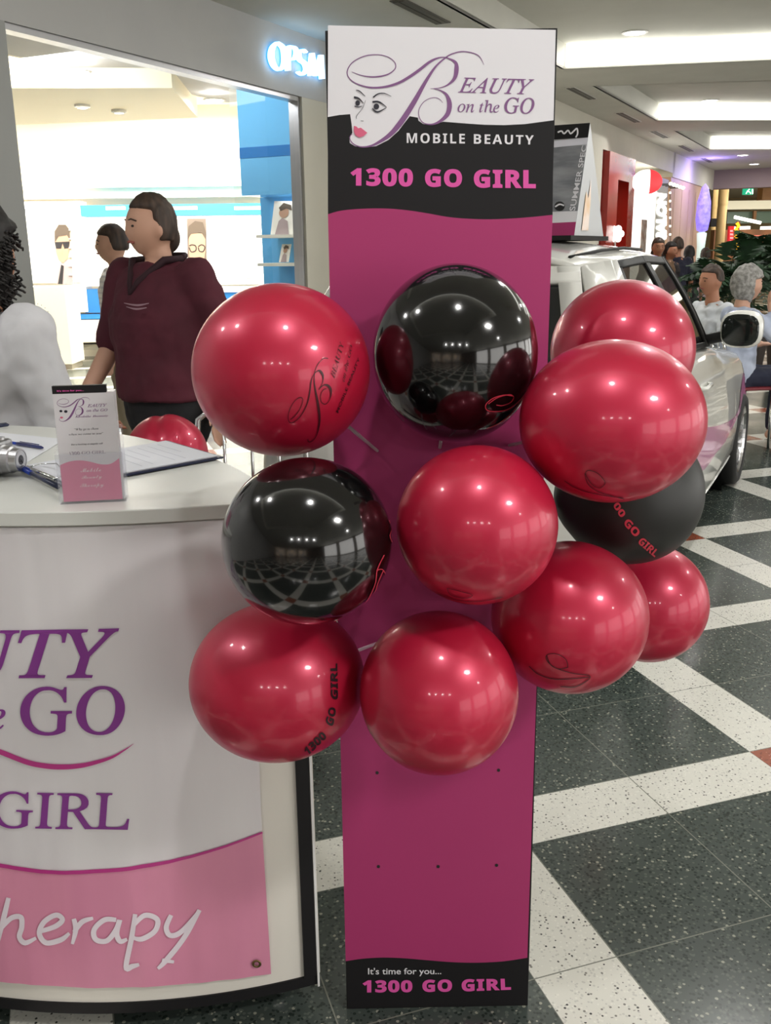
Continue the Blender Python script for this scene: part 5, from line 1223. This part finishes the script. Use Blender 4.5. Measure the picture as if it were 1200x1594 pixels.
# --- seated people
def seated(lab, loc, rz, shirt, hairm, skin, headyaw=0, raise_arm=0, cut=face_cut, hs=1.0):
    t = thing('person', lab, 'person', loc, rz)
    hp = (0, -.03, 1.22); g = MB(); R_ = add_head(g, hp, headyaw, 0, hs)
    torso(g, [((0, .03, .46), .17, .14), ((0, .03, .56), .17, .13), ((0, .02, .74), .15, .115), ((0, .0, .90), .17, .12), ((0, 0, 1.0), .155, .09), ((0, 0, 1.05), .07, .06)])
    arms = []
    for s_ in (-1, 1):
        g.capsule((s_ * .09, 0, .53), .09, (s_ * .11, -.42, .53), .06); g.capsule((s_ * .11, -.42, .52), .056, (s_ * .11, -.40, .10), .04); g.capsule((s_ * .11, -.38, .045), .036, (s_ * .11, -.55, .035), .03)
        sh_ = V((s_ * .18, 0, .99))
        if s_ == raise_arm: el = V((s_ * .28, -.16, .84)); wr2 = V((s_ * .22, -.10, 1.08)); hd = (-s_ * .3, -.1, 1)
        else: el = V((s_ * .24, -.05, .74)); wr2 = V((s_ * .18, -.27, .76)); hd = (-s_ * .2, -1, 0)
        g.capsule(sh_, .05, el, .042); g.capsule(el, .04, wr2, .027); add_hand(g, wr2, hd, s_, (0, .9, .3) if s_ == raise_arm else (0, 0, 1), .6); arms.append((sh_, el, wr2, s_))
    soft(g, 'body', skin, t, .009, 5)
    g = MB(); torso(g, [((0, .03, .50), .185, .155), ((0, .03, .58), .185, .15), ((0, .02, .74), .168, .138), ((0, .0, .90), .188, .14), ((0, 0, 1.0), .172, .105), ((0, 0, 1.055), .085, .075)])
    for sh_, el, wr2, s_ in arms: g.capsule(sh_, .068, el, .058); g.capsule(el, .057, el.lerp(wr2, .75), .045)
    soft(g, 'shirt', shirt, t, .012, 4)
    g = MB(); torso(g, [((0, .03, .45), .178, .15), ((0, .03, .54), .18, .148)])
    for s_ in (-1, 1): g.capsule((s_ * .09, 0, .53), .10, (s_ * .11, -.42, .53), .072); g.capsule((s_ * .11, -.42, .52), .07, (s_ * .11, -.40, .13), .055)
    soft(g, 'trousers', mat('navy_trousers', srgb(34, 38, 58), .8), t, .014, 4)
    g = MB(); hair_cap(g, hp, R_, hs, cut, .10, 6); soft(g, 'hair', hairm, t, .008, 3)
    eyes_mouth(t, hp, R_, hs); return t, arms
P = atY(1172, 412, 7.3)
sw_, arms = seated('grey-haired woman in a pale blue shirt sitting with one hand raised, holding food', (P.x - .05, 7.3, 0), math.radians(98), noisy('pale_blue_shirt', srgb(176, 186, 208), srgb(190, 198, 216), 5, .8, bump=.3), M_HG, M_SKIN, -.1, -1, lambda d: (.72 if d.y < -.3 and d.z < .3 else 1.08), 1.05)
fd = MB().ell((-.195, -.150, 1.20), .035, .03, .022, 14, 10).obj('sandwich', mat('bread', srgb(226, 214, 190), .8)); fd.parent = None
fd.matrix_world = Matrix.Translation(sw_.location) @ Euler(sw_.rotation_euler).to_matrix().to_4x4(); tag(fd, 'pale sandwich piece held up in the grey-haired woman\'s hand', 'food')
P = atY(1112, 416, 8.2)
seated('man with short dark hair and a white shirt sitting beyond the car, facing left', (P.x, 8.2, 0), math.radians(-68), mat('white_shirt', srgb(206, 210, 214), .8), M_HB, M_SKIN2, 0, 0, lambda d: (.72 if (d.y < -.15 and d.z < .5) or d.z < -.1 else .97), 1.05)
metal_chair('metal chair under the grey-haired woman', sw_.location, math.radians(98), seatc=srgb(120, 122, 120))
metal_chair('metal chair under the man in the white shirt', (P.x, 8.2, 0), math.radians(-68), seatc=srgb(120, 122, 121))
# café table
tb = thing('cafe_table', 'round café table between the two seated people', 'table', (2.72, 6.75, 0))
tb.location = (3.35, 6.9, 0)
MB().lathe([(.001, .72), (.36, .72), (.37, .735), (.36, .75), (.001, .75)], 40).obj('table_top', M_BLACK, tb)
MB().tube([(0, 0, .02), (0, 0, .72)], .03, 14).obj('pedestal', M_CHROME, tb, smooth=True)
MB().lathe([(.001, .0), (.22, .0), (.22, .01), (.03, .035), (.001, .035)], 30).obj('foot', M_ALU, tb)

# --- distant shoppers
ds = [((1024, 385), 12.6, 'distant shopper with bushy dark hair right under the salon sign', M_HB, mat('tan_top', srgb(110, 84, 60), .8), 0, True, .96),
      ((1043, 388), 13.2, 'distant dark-haired shopper between the bushy-haired one and the man in black', M_HBK, mat('dark_top', srgb(40, 34, 36), .8), 40, True, .93),
      ((1055, 380), 13.9, 'distant man in a navy jacket seen from behind past the car roof', M_HB, mat('navy_top', srgb(26, 28, 48), .8), 170, False, .97),
      ((1073, 392), 14.2, 'distant woman with long black hair and dark clothes past the car roof', M_HBK, mat('black_top', srgb(24, 22, 24), .8), 160, True, .9),
      ((1098, 398), 14.6, 'distant shopper in a pale pink shirt left of the palms', M_HB, mat('pink_top', srgb(226, 196, 204), .8), 180, False, .88)]
for (x, y), D, lab, hm, top_, rz, lh, sc in ds:
    P = atY(x, y, D); standing(lab, (P.x, D, 0), math.radians(rz), top_, hm, M_SKIN2, sc, None, lh)

# ================================================================ FAR SHOP FRONTS
def wallbox(name, x0, y0, x1, y1, m, lab, cat, d0=-3.2, th=.06, nbase=None):
    A = atpl(x0, y1, NV * d0, NV); B = atpl(x1, y0, NV * d0, NV)
    o = MB().box((A.dot(MV), d0, max(A.z, 0)), (B.dot(MV), d0 + th, B.z), W).obj(name, m)
    if lab: tag(o, lab, cat)
    return o
M_REDP = noisy('red_gloss_panel', srgb(150, 28, 20), srgb(168, 36, 26), 2, .25)
# red portal
pt = thing('shop_portal', 'red portal frame of the shop just past the white car roof', 'shop entrance', W(12.4, -3.2, 0), -AX)
def wb_(mb, m0, m1, n0, n1, z0, z1): return mb.box((m0, n0, z0), (m1, n1, z1), W)
g = MB(); wb_(g, 12.36, 12.85, -3.4, -3.12, 0, 2.66); rebase(g, pt).obj('left_jamb', M_REDP, pt)
g = MB(); wb_(g, 13.45, 13.78, -3.4, -3.12, 0, 2.66); rebase(g, pt).obj('right_jamb', M_REDP, pt)
g = MB(); wb_(g, 12.85, 13.45, -3.4, -3.12, 2.35, 2.66); rebase(g, pt).obj('lintel', M_REDP, pt)
g = MB(); wb_(g, 12.85, 13.45, -3.38, -3.36, .05, 2.35); rebase(g, pt).obj('window_display', noisy('orange_display', srgb(196, 140, 70), srgb(226, 200, 180), 4, .4), pt)
sl = thing('star_lantern', 'white glowing flower-shaped lamp in the red shop window', 'lamp', atpl(958, 364, NV * -3.1, NV))
g = MB()
for k in range(6):
    a = PI * k / 3; g.ell((.07 * math.cos(a), 0, .07 * math.sin(a)), .045, .03, .045, 10, 8)
g.ell((0, 0, 0), .05, .04, .05, 10, 8); g.obj('petals', mat('white_glow', (1, 1, 1), .5, emis=(1, .98, .92), es=2.5), sl, smooth=True)
MB().tube([(0, 0, -.06), (0, 0, -sl.location.z)], .012, 8).obj('stem', M_WHITE, sl)
# store interior with shelves
inn = MB(); wb_(inn, 13.8, 17.0, -5.3, -5.2, 0, 2.7); wb_(inn, 12.0, 17.0, -5.2, -3.4, 2.68, 2.72); wb_(inn, 16.9, 17.0, -5.2, -3.4, 0, 2.7); wb_(inn, 13.7, 13.8, -5.2, -3.4, 0, 2.7)
struct('wall_store', inn, M_CREAM)
area('store_lamp', W(15, -4.2, 2.66), 1.6, 60, (1, .95, .88), 1.2, 'RECTANGLE')
shf = thing('shelf_unit', 'white shelf unit of colourful goods in the store beside the red portal', 'shelves', W(13.9, -3.5, 0), -AX)
g = MB(); wb_(g, 13.8, 14.45, -3.7, -3.66, 0, 2.3); rebase(g, shf).obj('back', M_SHOPW, shf)
for z in (.4, .8, 1.2, 1.62, 2.0): g = MB(); wb_(g, 13.8, 14.45, -3.66, -3.32, z - .015, z + .015); rebase(g, shf).obj('shelf', M_SHOPW, shf)
cols = [srgb(80, 170, 210), srgb(60, 60, 80), srgb(120, 90, 150), srgb(200, 120, 90), srgb(230, 220, 200), srgb(50, 90, 140)]
k = 0
for z in (.815, 1.215, 1.635, 2.015):
    for mm in (13.84, 14.05, 14.25):
        hh = random.uniform(.16, .3); cl_ = cols[(k * 5 + 1) % 6]
        o = MB().box((mm, -3.6, z), (mm + .16, -3.36, z + hh), W).obj('boxed_item', mat('goods_%d' % ((k * 5 + 1) % 6), cl_, .5), bevel=.005)
        tag(o, '%s boxed item on the %s visible white store shelf, %s of three' % (['sky blue', 'dark slate', 'violet', 'terracotta', 'cream', 'deep blue'][(k * 5 + 1) % 6], {.815: 'lowest', 1.215: 'second lowest', 1.635: 'second highest', 2.015: 'highest'}[z], {13.84: 'first', 14.05: 'middle', 14.25: 'last'}[mm]), 'box', 'boxed goods on the store shelves'); k += 1
M_LITP = mat('lit_pillar', (.95, .95, .93), .5, emis=(1, .98, .93), es=1.3)
lpil = thing('lit_pillar', 'glowing white pillar between the store shelves and the salon sign', 'pillar', W(14.8, -3.2, 0), -AX)
g = MB(); wb_(g, 14.45, 15.55, -3.4, -3.18, 0, 2.4); rebase(g, lpil).obj('light_box', M_LITP, lpil)
g = MB(); wb_(g, 14.6, 14.95, -3.175, -3.165, .9, 1.9); rebase(g, lpil).obj('picture', noisy('picture_print', srgb(150, 110, 90), srgb(200, 190, 180), 8, .5), lpil)
# oval hanging sign
os_ = thing('hanging_sign', 'round illuminated half white, half red sign hanging over the store', 'sign', W(14.2, -2.99, 2.42), 0)
Pc = atY(1007, 283, 13.6); os_.location = Pc
g = MB().ell((0, 0, 0), .21, .05, .16, 32, 20); gl = [p_ for p_ in g.v]
def half(sgn):
    h_ = MB(); h_.ell((0, 0, 0), .21, .05, .16, 32, 20)
    h_.v = [V((min(p_.x, .03) if sgn < 0 else max(p_.x, .03), p_.y, p_.z)) for p_ in h_.v]; return h_
half(-1).obj('white_half', mat('sign_white_glow', (1, 1, 1), .4, emis=(1, .98, .9), es=1.6), os_, smooth=True)
half(1).obj('red_half', mat('sign_red_glow', srgb(220, 60, 60), .4, emis=srgb(235, 60, 66), es=1.3), os_, smooth=True)
MB().tube([V((0, 0, 0)), -NV * (Pc.dot(NV) + 3.2)], .012, 8).obj('bracket', M_BLACK, os_)
# salon blade sign
sb = thing('salon_sign', 'tall grey sign panel with glowing vertical SALON lettering', 'sign', W(16.1, -3.2, 0), -AX)
A = atpl(1019, 385, NV * -3.17, NV); B = atpl(1041, 292, NV * -3.17, NV)
g = MB(); wb_(g, A.dot(MV), B.dot(MV), -3.4, -3.18, .0, 2.55); rebase(g, sb).obj('panel', mat('salon_grey', srgb(160, 158, 150), .5), sb)
g = MB(); text(g, 'SALON', [(1038, 373), (1038, 302), (1022, 300), (1022, 373)], lambda x, y: atpl(x, y, NV * -3.165, NV), .07)
rebase(g, sb).obj('lettering', mat('salon_letters', (1, 1, 1), .4, emis=(1, 1, .98), es=3), sb)
fl = MB()
stl = thing('string_lights', 'vertical string of small warm bulbs right of the salon sign', 'string lights', W(16.8, -3.15, 0))
for k in range(9):
    P = atpl(1043, 300 + k * 13, NV * -3.12, NV); rebase(MB().ell(P, .018, .018, .018, 8, 6), stl).obj('bulb', mat('warm_bulb', (1, .9, .6), .4, emis=(1, .92, .7), es=5), stl, smooth=True)
a_, b_ = atpl(1043, 298, NV * -3.13, NV), atpl(1043, 408, NV * -3.13, NV); rebase(MB().tube([a_, b_], .005, 6), stl).obj('cord', M_BLACK, stl)
for k in range(5):
    P = atpl(1044 + k * 4.8, 286 + k * 1.6, NV * -3.0, NV); o = MB().ell(P, .03, .03, .025, 10, 8).obj('spotlight_bulb', MATS['warm_bulb'], smooth=True); tag(o, ['leftmost', 'second', 'middle', 'fourth', 'rightmost'][k] + ' small warm spotlight in the row of five over the pink panelled wall', 'spotlight', 'row of spotlights over the panelled wall')
    MB().tube([P, P - NV * .21], .006, 6).obj('stem', M_CARB, o)
# purple light column
pc = thing('light_column', 'violet sparkling light decoration standing at the end of the panelled wall', 'light decoration', W(20.2, -3.05, 0))
A = atpl(1097, 300, NV * -3.0, NV)
M_VIO = noisy('violet_glow', srgb(120, 110, 230), srgb(190, 180, 250), 14, .5); bb_ = M_VIO.node_tree.nodes['Principled BSDF']; bb_.inputs['Emission Color'].default_value = (*srgb(140, 120, 245), 1); bb_.inputs['Emission Strength'].default_value = .9
pc.location = (A.x, A.y, 0)
MB().lathe([(.001, 1.75), (.10, 1.8), (.13, 2.0), (.12, 2.3), (.06, 2.55), (.001, 2.62)], 20).obj('violet_body', M_VIO, pc, smooth=True)
MB().lathe([(.001, .0), (.07, .0), (.07, 1.5), (.09, 1.75), (.001, 1.78)], 16).obj('pale_stem', mat('pale_glow', srgb(210, 230, 210), .5, emis=srgb(200, 225, 220), es=.7), pc, smooth=True)
lv = bpy.data.lights.new('violet_lamp', 'POINT'); lv.energy = 14; lv.color = (.35, .25, 1); lv.shadow_soft_size = .1
lo = bpy.data.objects.new('violet_lamp', lv); COL.objects.link(lo); lo.location = W(18.3, -2.85, 2.75)
# far hall contents
def far(name, x0, y0, x1, y1, Y, m, lab, cat, back=.3, group=None):
    A = atY(x0, y1, Y); B = atY(x1, y0, Y)
    o = MB().box((A.x, Y, max(A.z, 0)), (B.x, Y + back, B.z)).obj(name, m); tag(o, lab, cat, group); return o
YF = 24
M_COLM = noisy('beige_column_paint', srgb(196, 168, 116), srgb(208, 182, 132), 1, .6)
def column(x, w_, y0, Y, lab):
    A = atY(x, y0, Y); r = w_ / FPX * Y / 2 * 1.03; t = thing('round_column', lab, 'column', (A.x, Y, 0))
    MB().lathe([(.001, 0), (r * 1.1, 0), (r * 1.1, .12), (r, .16), (r, 2.5), (r * 1.08, 2.55), (r * 1.08, 3.3), (.001, 3.3)], 28).obj('shaft', M_COLM, t, smooth=False)
column(1124, 13, 330, 25, 'round beige column left of the exit sign')
column(1112, 7, 330, 27, 'thin beige column just right of the violet light')
M_EXIT = mat('exit_green', srgb(30, 150, 110), .4, emis=srgb(40, 190, 140), es=.9)
Ex = thing('exit_sign', 'small green illuminated exit sign hanging under the far ceiling', 'exit sign', atY(1165, 298, 22.5))
ex0, ex1 = atY(1157, 303, 22.5), atY(1173, 293, 22.5)
rebase(MB().box(tuple(ex0), (ex1.x, 22.58, ex1.z)), Ex).obj('housing', M_EXIT, Ex)
g = MB(); FQ = lambda x, y: XZ(x, y, 22.5, .006)
ribbon(g, [(1165, 295.5), (1163, 298), (1161, 301.5)], 1.2, FQ, 3); ribbon(g, [(1163, 298), (1167, 299), (1168, 302)], 1.2, FQ, 3); blob(g, 1166, 295, .9, .9, FQ, 10); g.poly([FQ(1170, 302), FQ(1172, 302), FQ(1172, 294.5), FQ(1170, 294.5)])
rebase(g, Ex).obj('running_figure', mat('exit_white', (1, 1, 1), .4, emis=(.9, 1, .95), es=2.5), Ex)
rebase(MB().tube([V(((ex0.x + ex1.x) / 2, 22.54, ex1.z)), V(((ex0.x + ex1.x) / 2, 22.54, 3.3))], .01, 6), Ex).obj('hanger', M_ALU, Ex)
far('orange_panel', 1186, 262, 1240, 311, 21.0, noisy('orange_wood', srgb(190, 134, 66), srgb(204, 150, 84), 3, .4), 'orange wooden hanging panel at the right edge under the ceiling', 'panel')
far('shop_fascia', 1131, 311, 1260, 326, 28, mat('fascia_lit', srgb(214, 212, 196), .5, emis=srgb(210, 206, 180), es=.35), 'pale lit fascia band of the far shops below the exit sign', 'fascia')
far('glass_band', 1131, 328, 1260, 348, 28.2, mat('teal_glass', srgb(96, 116, 106), .15), 'grey-green glazed band under the pale far fascia', 'shop window')
far('brown_mullion', 1172, 328, 1178, 346, 28.0, mat('brown_post', srgb(120, 82, 46), .5), 'short brown post in the grey-green glazed band', 'post', .1)
far('shop_counter', 1106, 356, 1260, 440, 26.5, noisy('food_counter', srgb(96, 62, 40), srgb(140, 92, 60), 2, .5), 'dark brown food stall front behind the palms', 'food stall')
o = far('red_sign', 1133, 352, 1143, 386, 20.5, mat('red_sign_glow', srgb(200, 30, 40), .4, emis=srgb(205, 30, 44), es=.8), 'upright glowing red sign left of the yellow sign above the palms', 'sign', .1)
g = MB(); 
for k in range(5): text(g, 'SUSHI'[k], rect(1136, 358 + k * 5.4, 1141, 362 + k * 5.4), YP(20.5, .01), .03)
for k in range(5): pass
rbn = MB()
for k in range(5): rbn.poly([XZ(1136, 358 + k * 5.4, 20.5, .01), XZ(1141, 358 + k * 5.4, 20.5, .01), XZ(1141, 361 + k * 5.4, 20.5, .01), XZ(1136, 361 + k * 5.4, 20.5, .01)])
rbn.obj('pale_marks', mat('pale_pink_glow', srgb(240, 160, 170), .4, emis=srgb(240, 160, 170), es=.8), o)
ys_ = thing('neon_sign', 'tall glowing yellow and orange sign above the palms', 'sign', atY(1147, 385, 20.4))
g = MB(); zg = [(1147, 347), (1150, 352), (1145, 357), (1151, 362), (1145, 368), (1151, 373), (1145, 378), (1150, 384), (1146, 390)]
rebase(MB().tube([XZ(x, y, 20.4, 0) for x, y in zg], .035, 8), ys_).obj('neon_tube', mat('yellow_neon', srgb(255, 200, 40), .4, emis=srgb(255, 176, 30), es=2.2), ys_, smooth=True)
A, B = atY(1143, 394, 20.45), atY(1152, 345, 20.45); rebase(MB().box((A.x, 20.45, A.z), (B.x, 20.5, B.z)), ys_).obj('backboard', mat('orange_board', srgb(170, 70, 20), .5), ys_)
far('lit_awning', 1158, 366, 1186, 371, 24, mat('coral_glow', srgb(235, 130, 110), .5, emis=srgb(235, 120, 100), es=.8), 'coral-red lit awning strip behind the palms', 'awning', .4)
for k, (x0, y0, x1, y1) in enumerate(((1149, 352, 1168, 357), (1190, 352, 1215, 357))):
    far('lit_ceiling_panel', x0, y0, x1, y1, 25, mat('warm_panel_glow', (1, 1, 1), .5, emis=(1, .96, .84), es=2), ('left' if k == 0 else 'right') + ' bright ceiling panel deep inside the far food hall', 'light panel')
o = MB().tube([atY(1143, 338, 25), atY(1184, 347, 25)], .04, 8).obj('light_tube', mat('warm_panel_glow'), smooth=True); tag(o, 'slanted bright tube light under the grey-green glazed band', 'tube light')
far('dark_menu_board', 1106, 340, 1116, 353, 24, M_PDARK, 'small dark menu board by the thin beige column', 'menu board', .1)
# lights of the far hall
area('far_hall_lamp', W(27, -2, 3.2), 4, 220, (1, .9, .72), 4, 'RECTANGLE'); area('far_hall_lamp', W(33, 1, 3.2), 5, 260, (1, .9, .72), 5, 'RECTANGLE')

# palms
M_LEAF = noisy('palm_leaf', srgb(18, 42, 24), srgb(42, 76, 42), 6, .6)
def palm(x, y, Y, zt, lab, n=16, L=.7):
    P = atY(x, y, Y); t = thing('potted_palm', lab, 'palm plant', (P.x, Y, 0))
    MB().lathe([(.001, 0), (.17, 0), (.22, .4), (.21, .42), (.001, .38)], 24).obj('pot', mat('planter_dark', srgb(60, 50, 44), .6), t)
    for k in range(3): MB().tube([(random.uniform(-.06, .06), random.uniform(-.06, .06), .36), (random.uniform(-.1, .1), random.uniform(-.1, .1), zt - .35)], .014, 6).obj('stem', mat('palm_stem', srgb(60, 66, 36), .6), t)
    fr = MB()
    for k in range(n):
        a = 2.4 * k + random.uniform(-.3, .3); el = random.uniform(.1, 1.25); b0_ = V((0, 0, zt - .4 + random.uniform(-.25, .15))); Lk = L * random.uniform(.75, 1.1)
        pts = [b0_ + V((math.cos(a) * Lk * s_ * math.cos(el), math.sin(a) * Lk * s_ * math.cos(el), Lk * (s_ * math.sin(el) - .45 * s_ * s_))) for s_ in [q / 10 for q in range(11)]]
        fr.tube(pts, .004, 5)
        for q in range(2, 11):
            d = (pts[q] - pts[q - 1]).normalized(); sd = d.cross(V((0, 0, 1))).normalized(); ll = .20 * math.sin(PI * min(q / 10 + .12, 1)) + .05
            for s_ in (-1, 1):
                tip = pts[q] + (sd * s_ + d * .6 - V((0, 0, .35))).normalized() * ll; md_ = pts[q].lerp(tip, .4)
                fr.add([pts[q], md_ + d * .03, tip, md_ - d * .03], [(0, 1, 2, 3)])
    fr.obj('fronds', M_LEAF, t, fixn=False); return t
palm(1136, 430, 9.7, 1.56, 'leafy palm behind the seated man', 40, .75)
palm(1178, 430, 12.6, 1.68, 'leafy palm behind the grey-haired woman', 42, .8)
palm(1235, 430, 11.0, 1.72, 'leafy palm at the right edge of the picture', 36, .8)
